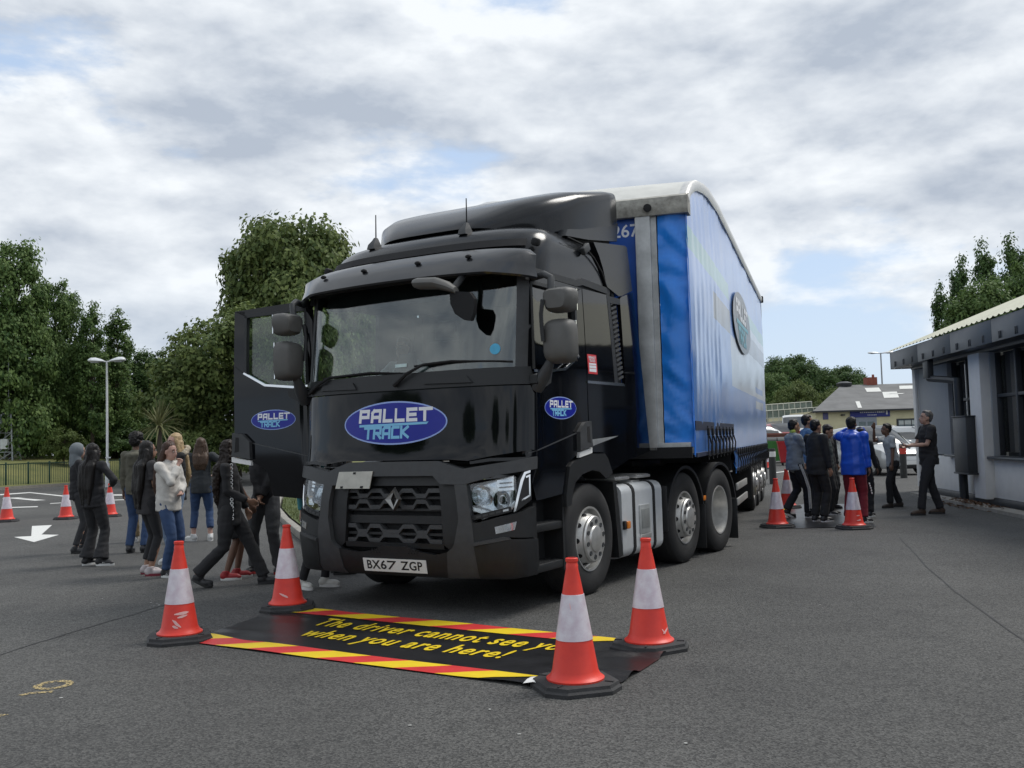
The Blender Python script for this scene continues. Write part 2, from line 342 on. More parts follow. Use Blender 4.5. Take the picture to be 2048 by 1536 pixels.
M_DGLASS=glass('open_door_glass',(.70,.76,.74),.015,1.5,.02)
M_LENS=glass('lamp_lens',(.93,.95,.96),.02,1.45,.02)
Y0=.5
ZP=[(.25,.14,1.22,3.4),(.34,.05,1.235,3.6),(.6,.0,1.245,3.6),(1.0,.01,1.25,3.5),(1.28,.05,1.25,3.1),(1.36,.064,1.25,2.9),(1.9,.09,1.25,2.75),(2.05,.11,1.25,2.7),(2.5,.19,1.24,2.7),(2.93,.28,1.225,2.7),(3.2,.4,1.21,2.7)]
def prof(z):
    P=ZP
    if z<=P[0][0]: return P[0][1:]
    for a,b in zip(P,P[1:]):
        if z<=b[0]:
            t=(z-a[0])/(b[0]-a[0]); return tuple(a[i]+t*(b[i]-a[i]) for i in (1,2,3))
    return P[-1][1:]
def sup(th,hw,D,n): return hw*abs(math.sin(th))**(2/n), D*(1-abs(math.cos(th))**(2/n))
_T=[(0,0)]; _p=(0,0); _l=0
for i in range(1,401):
    th=math.pi/2*i/400; q=sup(th,1.25,.45,2.9); _l+=math.hypot(q[0]-_p[0],q[1]-_p[1]); _p=q; _T.append((_l,th))
S0=_l
def s2th(a):
    lo,hi=0,400
    while hi-lo>1:
        m=(lo+hi)//2
        if _T[m][0]<=a: lo=m
        else: hi=m
    t=(a-_T[lo][0])/(_T[hi][0]-_T[lo][0]); return _T[lo][1]+t*(_T[hi][1]-_T[lo][1])
def cab2d(a,z):
    yf,hw,n=prof(z)
    if a<S0:
        x,y=sup(s2th(a),hw,Y0-yf,n); return x,yf+y
    return hw,Y0+a-S0
def cabpt(s,z,off=0):
    """unrolled cab skin: s runs round the front from the centre line, z up, off outward"""
    a=abs(s); x,y=cab2d(a,z)
    if off:
        e=.015
        if a<S0-.001:
            p=cab2d(max(a-e,0),z); q=cab2d(min(a+e,S0),z); tx,ty=q[0]-p[0],q[1]-p[1]; l=math.hypot(tx,ty) or 1
            x+=ty/l*off; y-=tx/l*off
        else: x+=off
    return Vector((math.copysign(x,s),y,z))
def ys(y,z=1.9):                       # y on the cab side -> s
    if y>=Y0: return S0+y-Y0
    lo,hi=0,S0
    for _ in range(30):
        m=(lo+hi)/2
        if cab2d(m,z)[1]<y: lo=m
        else: hi=m
    return lo
def side(poly,sg=1): return [(sg*ys(y),z) for y,z in poly]
class Skin(B):
    """flat solids in (s,off,z), bent onto the cab"""
    def slab(s,poly,o0,o1): s.prism(poly,o0,o1,'Y'); return s
    def wrap(s,step=.07,zstep=.12,post=None):
        xs=[v.co.x for v in s.bm.verts]; zs=[v.co.z for v in s.bm.verts]
        s.cut('X',step,min(xs)+.004,max(xs)-.004); s.cut('Z',zstep,min(zs)+.004,max(zs)-.004)
        s.map(lambda c:(post(cabpt(c.x,c.z,c.y)) if post else cabpt(c.x,c.z,c.y))); return s
    def part(s,name,m,parent,bev=0,step=.07,zstep=.12,post=None,smooth=35):
        if bev: s.bevel(bev,2)
        return s.wrap(step,zstep,post).obj(name,m,parent,smooth=smooth)
def skin(name,polys,o0,o1,m,parent,bev=0,post=None,step=.07,zstep=.12):
    k=Skin()
    for p in polys: k.slab(p,o0,o1)
    return k.part(name,m,parent,bev,step,zstep,post)
def mir(poly): return [(-a,b) for a,b in poly][::-1]
def roundel(parent,f,w,h):
    """blue oval with a two-line word mark; f(u,v,lift)->point, u,v in metres from the centre"""
    n=48
    def disc(rx,rz,l): 
        b=B(); rows=[[f(rx*k/5*math.cos(2*math.pi*j/n),rz*k/5*math.sin(2*math.pi*j/n),l) for j in range(n+1)] for k in (0.02,1,2,3,4,5)]; b.grid(rows); return b
    base=disc(w/2,h/2,.002).obj('roundel',M_RNDRIM,parent)
    disc(w/2-.012*w,h/2-.012*w,.003).obj('roundel_field',M_ROUND,base)
    a=B(); lw=.078*w; strokes(a,'PALLET',-.335*w,.055*h,lw,.24*h,.042*w,.026*w,lambda u,v,l:f(u,v,.004+l),.06); a.obj('lettering',M_LETW,base,smooth=0)
    a=B(); strokes(a,'TRACK',-.28*w,-.33*h,.062*w,.23*h,.028*w,.022*w,lambda u,v,l:f(u,v,.0045+l),.05)
    a.grid([[f((-.34+.066*i)*w,(-.075+.002*i)*h,.0053),f((-.34+.068*i)*w,(-.02+.002*i)*h,.0053)] for i in range(11)]); a.obj('lettering',M_LETC,base,smooth=0)
    return base
def wheel(parent,x,y,r,kind,w=.30,out=1):
    """kind: front (bulging hub), drive (dished), dark"""
    o=out; c=(0,0,0)
    b=B(); t=w/2
    rp=[(.285,-t*.55),(.29,t*.80),(.302,t*.88),(.30,t*.96),(.283,t*.94),(.272,t*.55)]
    if kind=='front': rp+=[(.262,t*.50),(.245,t*.62),(.225,t*.98),(.21,t*1.12)]
    else: rp+=[(.268,t*.1),(.255,-t*.25),(.20,-t*.42),(.13,-t*.45),(.12,-t*.30),(.10,-t*.22),(.0,-t*.22)]
    b.lathe([(a,o*h) for a,h in rp],axis='X',n=40); wh=b.obj('wheel',M_RIM,parent,loc=(x,y,r))
    b=B(); R_=r
    tp=[(.288,-t*.85),(.33,-t*1.0),(.43,-t*1.06),(R_-.045,-t*.98),(R_-.012,-t*.9),(R_,-t*.78),(R_,t*.78),(R_-.012,t*.9),(R_-.045,t*.98),(.43,t*1.06),(.35,t*1.03),(.325,t*.97),(.30,t*.9),(.288,t*.85)]
    b.lathe([(a,o*h) for a,h in tp],axis='X',n=56)
    for k in (-.45,0,.45):
        b.lathe([(R_+.0005,k*t-.006),(R_+.003,k*t),(R_+.0005,k*t+.006)],axis='X',n=56)
    b.obj('tyre',M_TYRE,wh)
    if kind=='front':
        b=B(); b.lathe([(a,o*h) for a,h in [(.212,t*1.0),(.216,t*1.2),(.205,t*1.28),(.125,t*1.30),(.118,t*1.38),(.09,t*1.44),(.0,t*1.46)]],axis='X',n=40); b.obj('hub_cover',M_ALU,wh)
        for k in range(10):
            a=2*math.pi*k/10+.2; b=B(); b.lathe([(.026,o*t*1.27),(.022,o*t*1.34),(.012,o*t*1.335),(.0,o*t*1.29)],axis='X',n=8); b.map(lambda v:v+Vector((0,.165*math.cos(a),.165*math.sin(a)))); b.obj('wheel_nut',M_PLAST,wh)
        for k in range(10):
            a=2*math.pi*k/10; b=B(); b.lathe([(.0,0),(.026,0)],axis='Z',n=10)
            rr=.2345; n=Vector((o*.38,math.cos(a),math.sin(a))).normalized(); q=n.to_track_quat('Z','Y').to_matrix(); b.map(lambda v:q@Vector((v.x*1.1,v.y,v.z))+Vector((o*t*.80,rr*math.cos(a),rr*math.sin(a)))+n*.004); b.obj('vent_hole',M_MATT,wh)
    elif kind=='drive':
        for k in range(10):
            a=2*math.pi*k/10; b=B(); b.lathe([(.02,o*-t*.44),(.017,-o*t*.2),(.0,-o*t*.2)],axis='X',n=6); b.map(lambda v:v+Vector((0,.168*math.cos(a),.168*math.sin(a)))); b.obj('wheel_nut',M_PLAST,wh)
        b=B(); b.lathe([(.098,-o*t*.22),(.09,-o*t*.02),(.05,o*t*.03),(0,o*t*.03)],axis='X',n=24); b.obj('hub',M_PLAST2,wh)
    return wh
def superring(cx,cy0,cy1,hw,D,n,z,seg=18):
    """closed plan ring with a rounded front (superellipse) and square back"""
    pts=[]
    for k in range(-seg,seg+1):
        th=math.pi/2*k/seg; x,y=sup(th,hw,D,n); pts.append(Vector((math.copysign(x,k) if k else 0,cy0+y,z)))
    pts.append(Vector((hw*.995,cy1-.04,z))); pts.append(Vector((hw*.94,cy1,z))); pts.append(Vector((-hw*.94,cy1,z))); pts.append(Vector((-hw*.995,cy1-.04,z)))
    return pts
def build_tractor():
    T=empty('tractor_unit',TRUCK_LOC,TRUCK_RZ,'black articulated lorry tractor unit with blue oval haulier badges and open driver door','lorry cab')
    # ---- front panels
    fp=[(-1.36,1.30),(-1.36,1.915),(1.36,1.915),(1.36,1.36),(1.30,1.37),(.95,1.325),(.74,1.29),(.57,1.305),(-.57,1.305),(-.74,1.285),(-.95,1.30)]
    front=skin('front_panel',[fp],-.01,.022,M_PAINT,T,.012)
    skin('panel_lip',[[(-1.355,1.285),(-1.355,1.31),(-.95,1.31),(-.76,1.285),(-.76,1.262),(-.95,1.283)],mir([(-1.355,1.285),(-1.355,1.31),(-.95,1.31),(-.76,1.285),(-.76,1.262),(-.95,1.283)])],-.02,.03,M_PLAST2,front,.004)
    roundel(front,lambda u,v,l:cabpt(u-.005,1.637+v,.022+l),1.16,.385)
    skin('wiper_cowl',[[(-1.34,1.925),(-1.3,2.065),(1.3,2.075),(1.34,1.925)]],-.02,.028,M_PLAST2,T,.012)
    for sx in (-.72,.55): skin('cowl_vent',[[(sx-.2,1.965),(sx-.17,2.015),(sx+.22,2.015),(sx+.27,1.955)]],.02,.045,M_PLAST2,T,.008)
    # ---- windscreen, pillars
    skin('windscreen',[[(-1.19,2.05),(-1.2,2.95),(1.2,2.95),(1.19,2.05)]],.0,.008,M_GLASS,T)
    skin('windscreen_shade_band',[[(-.95,2.95),(-1.02,2.80),(-.95,2.735),(-.8,2.71),(.8,2.71),(.97,2.74),(1.03,2.82),(1.04,2.95)]],-.012,-.005,M_MATT,T)
    for sg in (-1,1):
        P=[(1.17,2.04),(1.185,2.95),(1.32,2.95),(1.275,2.04)]; skin('windscreen_pillar',[P if sg>0 else mir(P)],-.05,.014,M_PLAST,T,.008)
    # ---- wipers
    for pts in ([(-1.10,1.955,.05),(-.92,2.03,.065),(-.80,2.085,.05),(-.30,2.10,.035),(.10,2.075,.03)],[(.02,1.965,.05),(.18,2.06,.07),(.35,2.135,.055),(.62,2.15,.04),(1.10,2.125,.03)]):
        b=B(); b.tube([cabpt(*p) for p in pts],[.02,.015,.011,.009,.006],6); wv=b.obj('wiper',M_MATT,T)
        b=B(); b.tube([cabpt(pts[2][0]-.12,pts[2][1]-.005,.022),cabpt(pts[3][0],pts[3][1]-.008,.02),cabpt(pts[4][0]+.05,pts[4][1]-.005,.018)],.009,5); b.obj('blade',M_MATT,wv)
    # ---- stickers on the glass
    b=B(); b.lathe([(0,0),(.045,0)],n=20); b.map(lambda v:cabpt(1.0+v.x,2.235+v.y*1.05,.011)); b.obj('sticker',mat('sticker_blue',(.07,.42,.66),.4),T)
    skin('sticker',[[(-.02,2.13),(-.02,2.16),(.13,2.162),(.13,2.132)]],.009,.011,mat('permit_paper',(.5,.62,.6),.5),T)
    # ---- bumper mask: bar with two legs, inner frame, grille
    HB=[(-1.34,1.27),(-1.0,1.265),(-.69,1.215),(-.46,1.295),(.46,1.295),(.69,1.225),(1.0,1.265),(1.34,1.31),(1.34,1.21),(1.0,1.165),(.72,1.10),(.66,1.095),(.60,1.095),(.46,1.10),(.395,1.17),(-.395,1.17),(-.46,1.10),(-.60,1.09),(-.66,1.09),(-.72,1.095),(-1.0,1.15),(-1.34,1.18)]
    skin('bumper_bar',[HB],-.03,.05,M_PLAST,T,.012)
    legR=[(.60,1.093),(.72,1.098),(.735,.9),(.765,.72),(.80,.31),(.47,.30),(.495,.53),(.545,.56),(.575,.60),(.625,.80)]
    skin('bumper_leg',[legR],-.03,.048,M_PLAST,T,.012); skin('bumper_leg',[mir(legR)],-.03,.048,M_PLAST,T,.012)
    skin('bumper_centre',[[(-.50,.30),(-.50,.53),(-.30,.50),(-.12,.52),(-.06,.565),(.11,.565),(.21,.52),(.36,.50),(.50,.53),(.50,.30)]],-.03,.04,M_PLAST2,T,.01)
    for x0 in (-.11,.16):
        for i in range(4):
            for j in range(2): skin('mesh_hole',[[(x0-.045+i*.024+j*.012,.50+j*.022),(x0-.045+i*.024+.016+j*.012,.50+j*.022),(x0-.037+i*.024+j*.012,.518+j*.022)]],.036,.0415,M_MATT,T)
    skin('grille_backing',[[(-.60,.5),(-.60,1.18),(.60,1.18),(.60,.5)]],-.12,-.09,M_MATT,T)
    gp_=[(-.60,1.09),(-.46,1.105),(-.40,1.165),(.40,1.165),(.46,1.10),(.60,1.09),(.62,.80),(.57,.58),(.50,.54),(-.50,.54),(-.57,.58),(-.62,.80)]
    gi=[(-.43,1.08),(.43,1.08),(.45,.60),(-.45,.60)]
    k=Skin(); outer=gp_; 
    k.slab([(-.60,1.09),(-.47,1.10),(-.42,1.09),(-.44,.585),(-.50,.54),(-.57,.58),(-.62,.80)],-.09,.005).slab(mir([(-.60,1.09),(-.47,1.10),(-.42,1.09),(-.44,.585),(-.50,.54),(-.57,.58),(-.62,.80)]),-.09,.005)
    k.slab([(-.47,1.10),(-.40,1.17),(.40,1.17),(.47,1.10),(.43,1.085),(-.43,1.085)],-.09,.0).slab([(-.455,.825),(.455,.825),(.46,.755),(-.46,.755)],-.09,-.035).slab([(-.44,.545),(-.44,.59),(.44,.59),(.44,.545)],-.09,.0)
    gr=k.part('grille_frame',M_PLAST2,T,.006)
    for sg in (-1,1):
        P=[(.465,1.06),(.565,1.075),(.59,.80),(.545,.625),(.475,.60)]; skin('side_recess',[P if sg>0 else mir(P)],-.02,-.001,M_MATT,gr)
    def zig(zc,amp,n,ph,wd,top):                    # trapezoid waves
        P=[];x0=-.42; step=.84/n
        for i in range(n):
            a=x0+i*step; hi=(i+ph)%2==0
            P+= [(a+step*.0,zc+(amp if hi else 0)),(a+step*.72,zc+(amp if hi else 0))]
        P.append((.42,P[-1][1])); return P
    for zc,amp,n,ph in ((1.015,.045,7,0),(.915,.05,7,1),(.70,.05,7,0),(.625,.045,7,1)):
        top=zig(zc,amp,n,ph,.03,0); poly=[(a,z) for a,z in top]+[(a,z-.036) for a,z in top[::-1]]
        skin('grille_slat',[poly],-.085,-.012,M_PLAST,gr,.005)
    for zc in (.968,.865,.655): skin('grille_slat',[[(-.43,zc),(-.43,zc+.022),(.43,zc+.022),(.43,zc)]],-.085,-.03,M_PLAST2,gr,.004)
    # diamond badge
    k=B()
    D=[(.0,.108),(.052,.0),(.0,-.108),(-.052,.0)]; Di=[(.0,.062),(.022,.0),(.0,-.062),(-.022,.0)]; cx,cz=.035,.97
    vs=[cabpt(cx+a,cz+b_,.045) for a,b_ in D]+[cabpt(cx+a*.78,cz+b_*.8,.075) for a,b_ in D]+[cabpt(cx+a,cz+b_,.068) for a,b_ in Di]+[cabpt(cx+a*.9,cz+b_*.9,.03) for a,b_ in Di]
    k._new(vs,[(0,1,5,4),(1,2,6,5),(2,3,7,6),(3,0,4,7),(4,5,9,8),(5,6,10,9),(6,7,11,10),(7,4,8,11),(8,9,13,12),(9,10,14,13),(10,11,15,14),(11,8,12,15)]); k.obj('badge',mat('badge_metal',(.30,.295,.28),.3,1),T,smooth=0)
    # plates
    skin('badge_plate',[[(-.535,1.062),(-.535,1.212),(-.155,1.216),(-.155,1.064)]],.055,.063,mat('bare_plate',(.46,.45,.40),.5,.1,var=.18,vs=6),T,.003)
    for a,z in ((-.345,1.2),(-.46,1.075),(-.235,1.077)): skin('bolt',[[(a-.014,z-.009),(a-.014,z+.009),(a+.014,z+.009),(a+.014,z-.009)]],.062,.067,M_MATT,T)
    pl=skin('number_plate',[[(-.232,.336),(-.232,.452),(.272,.452),(.272,.336)]],.042,.050,mat('plate_white',(.74,.75,.73),.4,0,var=.05,vs=4),T,.004)
    me=text_mesh('BX67 ZGP',.112,offset=.0022,spacing=1.06); xs=[v.co.x for v in me.vertices]; zs=[v.co.y for v in me.vertices]; sx=.43/(max(xs)-min(xs)); sz=.080/(max(zs)-min(zs)); mx=(max(xs)+min(xs))/2; mz=(max(zs)+min(zs))/2
    mobj('characters',map_mesh(me,lambda v:cabpt(.02+(v.x-mx)*sx,.397+(v.y-mz)*sz,.0515)),mat('plate_black',(.006,.006,.006),.5),pl)
    # ---- lamps
    for sg in (-1,1):
        q=lambda P:P if sg>0 else mir(P)
        hl=skin('headlamp',[q([(.735,.86),(.715,1.095),(1.17,1.155),(1.19,.9),(1.12,.855),(.93,.825),(.79,.79)])],-.16,-.10,mat('lamp_bowl',(.62,.63,.64),.16,.9,var=.25,vs=30),T)
        def bowl(cx,cz,r,dz):
            b=B(); b.lathe([(r,.02),(r*.9,-.01),(r*.55,-.06),(r*.3,-.075)],n=22); b.map(lambda v:cabpt(sg*(cx+v.x),cz+v.y,-.04+v.z)); b.obj('reflector',M_CHROME,hl)
            b=B(); b.ball((0,0,0),r*.42,12,8); b.map(lambda v:cabpt(sg*(cx+v.x),cz+v.y,-.065+v.z)); b.obj('bulb',M_LENS if dz else M_PLAST2,hl)
        bowl(.82,1.0,.088,1); bowl(1.035,.955,.085,0)
        for i,(a,z) in enumerate(((1.09,1.10),(1.09,1.065),(1.1,1.03))): skin('reflector_rib',[q([(a-.1,z),(a-.1,z+.022),(a+.06,z+.03),(a+.06,z+.008)])],-.08,-.03,M_CHROME,hl,.003)
        skin('lamp_trim',[q([(.745,.875),(.745,.905),(.86,.88),(.9,.862),(1.1,.885),(1.17,.95),(1.19,.94),(1.12,.862),(.9,.835)])],-.05,.0,M_CHROME,hl,.004)
        skin('lens',[q([(.725,.865),(.718,1.09),(1.168,1.15),(1.18,.955),(1.11,.87),(.9,.845)])],.006,.012,M_LENS,hl)
        dr=skin('running_light',[q([(1.19,1.135),(1.225,1.195),(1.295,1.215),(1.315,.955),(1.15,.85),(1.165,.95)])],-.05,.018,M_PLAST2,T,.006)
        skin('running_light_trim',[q([(1.205,1.12),(1.235,1.185),(1.29,1.2),(1.29,1.18),(1.25,1.168),(1.228,1.11),(1.165,.868),(1.145,.86)])],.016,.027,M_CHROME,dr,.004)
        skin('running_light_trim',[q([(1.25,1.15),(1.292,1.165),(1.30,.985),(1.215,.945),(1.222,.962),(1.286,.995),(1.28,1.145),(1.255,1.135)])],.016,.024,M_CHROME,dr,.003)
        ds=skin('indicator_strip',[q([(.745,.795),(.75,.835),(1.12,.905),(1.135,.865),(1.0,.835)])],-.03,.022,M_PLAST2,T,.006)
        for i in range(5): a=.79+i*.065; skin('segment',[q([(a,.812+i*.0125),(a,.83+i*.0125),(a+.05,.839+i*.0125),(a+.05,.821+i*.0125)])],.02,.0255,M_CHROME if i>3 else M_PLAST,ds,.002)
        skin('bumper_corner',[q([(.765,.59),(.745,.785),(.80,.775),(1.0,.82),(1.15,.845),(1.33,.895),(1.345,.64),(1.1,.655),(.9,.62)])],-.03,.045,M_PLAST2,T,.012)
        skin('bumper_corner',[q([(.80,.305),(.772,.58),(.9,.605),(1.12,.64),(1.345,.63),(1.35,.40),(1.3,.33),(1.1,.305)])],-.03,.055,M_PLAST2,T,.014)
        skin('bumper_ledge',[q([(.775,.585),(.77,.612),(.9,.635),(1.05,.66),(1.10,.655),(1.12,.64),(.9,.607)])],.04,.066,M_PLAST,T,.006)
        fl=skin('fog_lamp',[q([(.985,.685),(.975,.742),(1.165,.782),(1.15,.715)])],.02,.05,M_CHROME,T,.004)
        b=B(); b.lathe([(.032,0),(.03,.012),(.0,.018)],n=16); b.map(lambda v:cabpt(sg*(1.095+v.x),.738+v.y,.05+v.z)); b.obj('lens',M_LENS,fl)
        # ---- side panels behind the door, arch, step well
        door(T,sg)
        S=lambda P:side(P,sg) if sg>0 else side(P,sg)[::-1]
        skin('cab_side_panel',[S([(1.395,1.985),(1.395,2.865),(1.93,2.865),(2.0,1.985)])],-.04,.008,M_PAINT,T,.006)
        skin('cab_side_panel',[S([(1.40,1.325),(1.395,1.975),(2.25,1.975),(2.28,1.225),(1.845,1.125),(1.76,1.26),(1.68,1.315)])],-.04,.008,M_PAINT,T,.006)
        skin('air_fairing',[S([(2.262,1.22),(2.252,2.865),(2.30,2.89),(2.60,2.97),(2.73,1.95),(2.84,1.30)])],-.03,.008,M_PAINT,T,.006)
        skin('header_strip',[S([(.24,2.885),(.24,2.945),(1.26,2.93),(1.39,2.965),(1.95,2.94),(1.95,2.875),(1.40,2.90),(1.28,2.872)])],-.03,.012,M_PLAST2,T,.004)
        vb=skin('air_intake',[S([(1.945,2.86),(2.245,2.86),(2.25,1.99),(2.03,1.99)])],-.08,-.03,M_MATT,T)
        for i in range(17):
            z=2.02+i*.047; y0=2.105-(z-2.02)*.11
            skin('intake_slat',[S([(y0,z),(y0,z+.022),(y0+.125,z+.057),(y0+.125,z+.035)])],-.03,.006,M_PLAST,vb,.003)
        skin('intake_frame',[S([(2.0,1.985),(1.93,2.86),(1.995,2.86),(2.085,1.985)]),S([(1.995,2.79),(1.99,2.86),(2.245,2.86),(2.245,2.80)])],-.03,.01,M_PLAST2,vb,.004)
        skin('trim_strip',[S([(1.385,1.968),(1.385,1.992),(2.2,1.995),(2.235,1.965)])],.004,.018,M_CHROME,T,.004)
        skin('trim_blade',[S([(1.355,1.435),(2.03,1.467),(1.425,1.375)])],.004,.016,mat('silver_trim',(.52,.53,.52),.35,.6),T,.003)
        ar=[(.86,.95),(.945,1.205),(1.02,1.245),(1.40,1.308),(1.68,1.302),(1.75,1.252),(1.845,1.11),(1.70,1.06),(1.55,1.135),(1.39,1.155),(1.19,1.125),(1.05,1.06),(.99,.98),(.96,.86),(.86,.85)]
        skin('wheel_arch',[S(ar)],-.20,.028,M_PLAST2,T,.012)
        b=B(); b.lathe([(.60,-.32),(.60,0)],axis='X',n=20,a0=R(-5),a1=R(185)); b.map(lambda v:v+Vector((sg*1.0 if sg>0 else -1.0+.32,1.42,.50))); b.obj('arch_liner',M_MATT,T)
        # step well
        b=B(); b.box((sg*1.02,.62,.62),(.06,.62,.62)); b.box((sg*1.12,.36,.62),(.22,.06,.6)); b.box((sg*1.14,.86,.63),(.2,.035,.66)); b.obj('step_well',M_PLAST2,T)
        for z,w_ in ((.36,.22),(.70,.14)):
            b=B(); b.box((sg*(1.235-w_/2),.60,z),(w_,.54,.07),bev=.012)
            for j in range(3): b.box((sg*(1.235-.03-j*.05),.60,z+.038),(.012,.48,.008))
            b.obj('step',M_PLAST2,T)
    # sticker on the nearside panel
    st=skin('notice_sticker',[side([(1.42,2.06),(1.41,2.245),(1.605,2.245),(1.615,2.06)])],.009,.0115,M_RED,T)
    for z0,z1,c in ((2.145,2.163,M_LETW),(2.115,2.14,M_LETW),(2.08,2.11,M_LETW)): skin('sticker_panel',[side([(1.44,z0),(1.44,z1),(1.59,z1),(1.59,z0)])],.0118,.0125,c,st)
    for z,t_ in ((2.215,'RENAULT'),(2.185,'TRUCKS')):
        me=text_mesh(t_,.034,offset=.001); mobj('lettering',map_mesh(me,lambda v:cabpt(ys(1.51)+v.x,z+v.y,.0125)),M_LETW,st)
    # ---- roof
    b=B(); rr=[]
    for z,yf,hw,yb,n in ((2.93,.275,1.226,1.95,2.7),(3.02,.305,1.222,1.90,2.7),(3.12,.345,1.214,1.83,2.6),(3.22,.40,1.20,1.74,2.5),(3.30,.465,1.17,1.66,2.45),(3.355,.54,1.12,1.62,2.4),(3.39,.63,1.05,1.58,2.4),(3.415,.76,.94,1.56,2.4),(3.43,.95,.70,1.54,2.4)):
        rr.append(superring(0,yf,yb,hw,max(.2,.62-yf*.35),n,z))
    b.rings(rr); roof=b.obj('cab_roof',M_ROOFP,T,smooth=50)
    # front band under the roof edge
    k=B(); rows=[]
    for z,yf,hw in ((3.165,.365,1.208),(3.235,.41,1.195)):
        rows.append([Vector((math.copysign(sup(math.pi/2*j/24,hw,.45,2.55)[0],j) if j else 0,yf-.012+sup(math.pi/2*j/24,hw,.45,2.55)[1],z)) for j in range(-17,18)])
    k.grid(rows); k.obj('roof_band',M_MATT,roof)
    # visor swept along the front
    k=B(); rows=[]
    for j in range(-22,23):
        s=j/22*1.33; e=abs(j)/22; d=max(0,(e-.72)/.28)
        up=3.125-.05*e**3; lo=2.865+.03*(1-e*e)-.035*d
        prj=.23-.12*d
        P=[(-.03,up-.005),(.02,up+.018),(.10+prj*.15,up-.045),(prj*.92,lo+.10),(prj+.015,lo+.005),(prj,lo-.012),(prj-.03,lo+.005),(.06,lo+.13),(-.03,up-.06)]
        rows.append([cabpt(s,min(z,2.99),0)+(cabpt(s,2.5,o)-cabpt(s,2.5,0))+Vector((0,0,z-min(z,2.99)))+Vector((0,.1*max(0,z-2.99),0)) for o,z in P])
    k.rings(rows); vi=k.obj('sun_visor',mat('visor_paint',(.014,.015,.017),.3,0,var=.2,vs=6,coat=.4),T,smooth=50)
    for s_ in (-.90,-.40,.28,.80):
        b=B(); b.ball((0,0,0),(.032,.022,.018),12,6); p=cabpt(s_,2.98,.175)+Vector((0,0,.065)); b.map(lambda v:v+p); b.obj('marker_lamp',M_MATT,vi)
    # aerials
    for x,y in ((-.60,.60),(.47,.58)):
        b=B(); b.rings([[Vector((x+a*.035*f_,y+c*.06*f_+o_,z)) for a,c in ((-1,-1),(1,-1),(1,1),(-1,1))] for z,f_,o_ in ((3.34,1.2,0),(3.385,1.0,0),(3.43,.55,.015),(3.46,.3,.02))]); ab=b.obj('aerial',M_PLAST,T)
        b=B(); b.tube([(x,y+.02,3.45),(x-.004,y+.03,3.69)],[.007,.005],6); b.obj('aerial_rod',M_MATT,ab)
    # roof deflector
    def spring(y,zb,zt,hw,m=5.5,sw=.0,seg=36):
        out=[]
        for j in range(seg+1):
            c_,s_=math.cos(math.pi*j/seg),abs(math.sin(math.pi*j/seg)); out.append(Vector((hw*math.copysign(abs(c_)**(2/m),c_),y+sw*abs(c_)**2.2,zb+(zt-zb)*s_**(2/m))))
        return out
    b=B(); b.rings([spring(*a) for a in ((.64,3.34,3.425,.80,4,.40),(.68,3.34,3.475,.86,4,.40),(.78,3.35,3.55,.93,4,.36),(.97,3.38,3.67,1.0,5.5,.26),(1.25,3.43,3.785,1.06,7,.16),(1.6,3.49,3.89,1.11,9,.08),(1.95,3.54,3.955,1.14,11,.03),(2.25,3.62,4.01,1.155,13,0),(2.41,3.68,4.03,1.155,13,0),(2.445,3.70,4.01,1.145,13,0))]); b.obj('roof_deflector',M_ROOFP,T,smooth=50)
    b=B(); b.rings([spring(*a) for a in ((.70,3.34,3.40,.86,4,.4),(1.1,3.34,3.46,1.04,4,.2),(1.6,3.34,3.53,1.10,5,.1),(1.9,3.34,3.58,1.12,5,0),(2.3,3.34,3.68,1.12,5,0))]); b.obj('deflector_base',M_MATT,T,smooth=50)
    # side deflectors
    for sg in (-1,1):
        b=B(); P=[(1.25,3.36),(1.75,3.40),(2.42,3.49),(2.46,3.69),(1.95,3.56),(1.6,3.48),(1.3,3.43)]
        b.prism(P,sg*1.06,sg*1.15,'X').bevel(.01); b.obj('deflector_side',M_ROOFP,T)
        b=B(); P=[(1.70,3.36),(2.44,3.44),(2.50,3.43),(2.60,2.985),(2.32,2.90),(2.25,2.89),(1.97,2.955),(1.90,3.12),(1.82,3.24)]
        b.prism(P,sg*1.12,sg*1.225,'X').bevel(.015); b.obj('side_deflector',M_ROOFP,T)
        b=B(); b.tube([(sg*1.2,1.2,3.33),(sg*1.215,1.47,3.305),(sg*1.225,1.70,3.20),(sg*1.232,1.85,3.08),(sg*1.235,1.95,2.94)],.008,6); b.obj('roof_seam',M_MATT,T)
        b=B(); b.box((sg*1.23,1.5,3.26),(.05,.14,.075),bev=.012,rot=Matrix.Rotation(R(32),3,'X')); b.obj('side_lamp',M_PLAST,T)
        b=B(); b.box((sg*1.19,.60,3.19),(.07,.075,.07),bev=.02,rot=Matrix.Rotation(R(20),3,'Y')); b.obj('side_lamp',M_MATT,T)
    # kerb mirror hanging over the windscreen
    b=B(); b.rings([[Vector((x,y+.07*math.cos(a)*f_,z+.05*math.sin(a)*f_)) for a in [2*math.pi*k/10 for k in range(10)]] for x,y,z,f_ in ((.38,-.10,2.82,.75),(.42,-.10,2.815,1),(.60,-.09,2.80,1.05),(.70,-.06,2.765,.9),(.76,-.04,2.73,.6))]); km=b.obj('kerb_mirror',M_MIRR,T)
    b=B(); b.tube([(.72,-.02,2.75),(.74,.08,2.85),(.72,.2,2.95)],.03,6); b.obj('mirror_arm',M_PLAST2,km)
    b=B(); b.prism([(.70,2.73),(.90,2.70),(.945,2.64),(.935,2.52),(.90,2.46),(.84,2.47),(.75,2.53),(.705,2.62)],-.05,.0,'Y').bevel(.015); b.obj('mirror_plate',M_MATT,km)
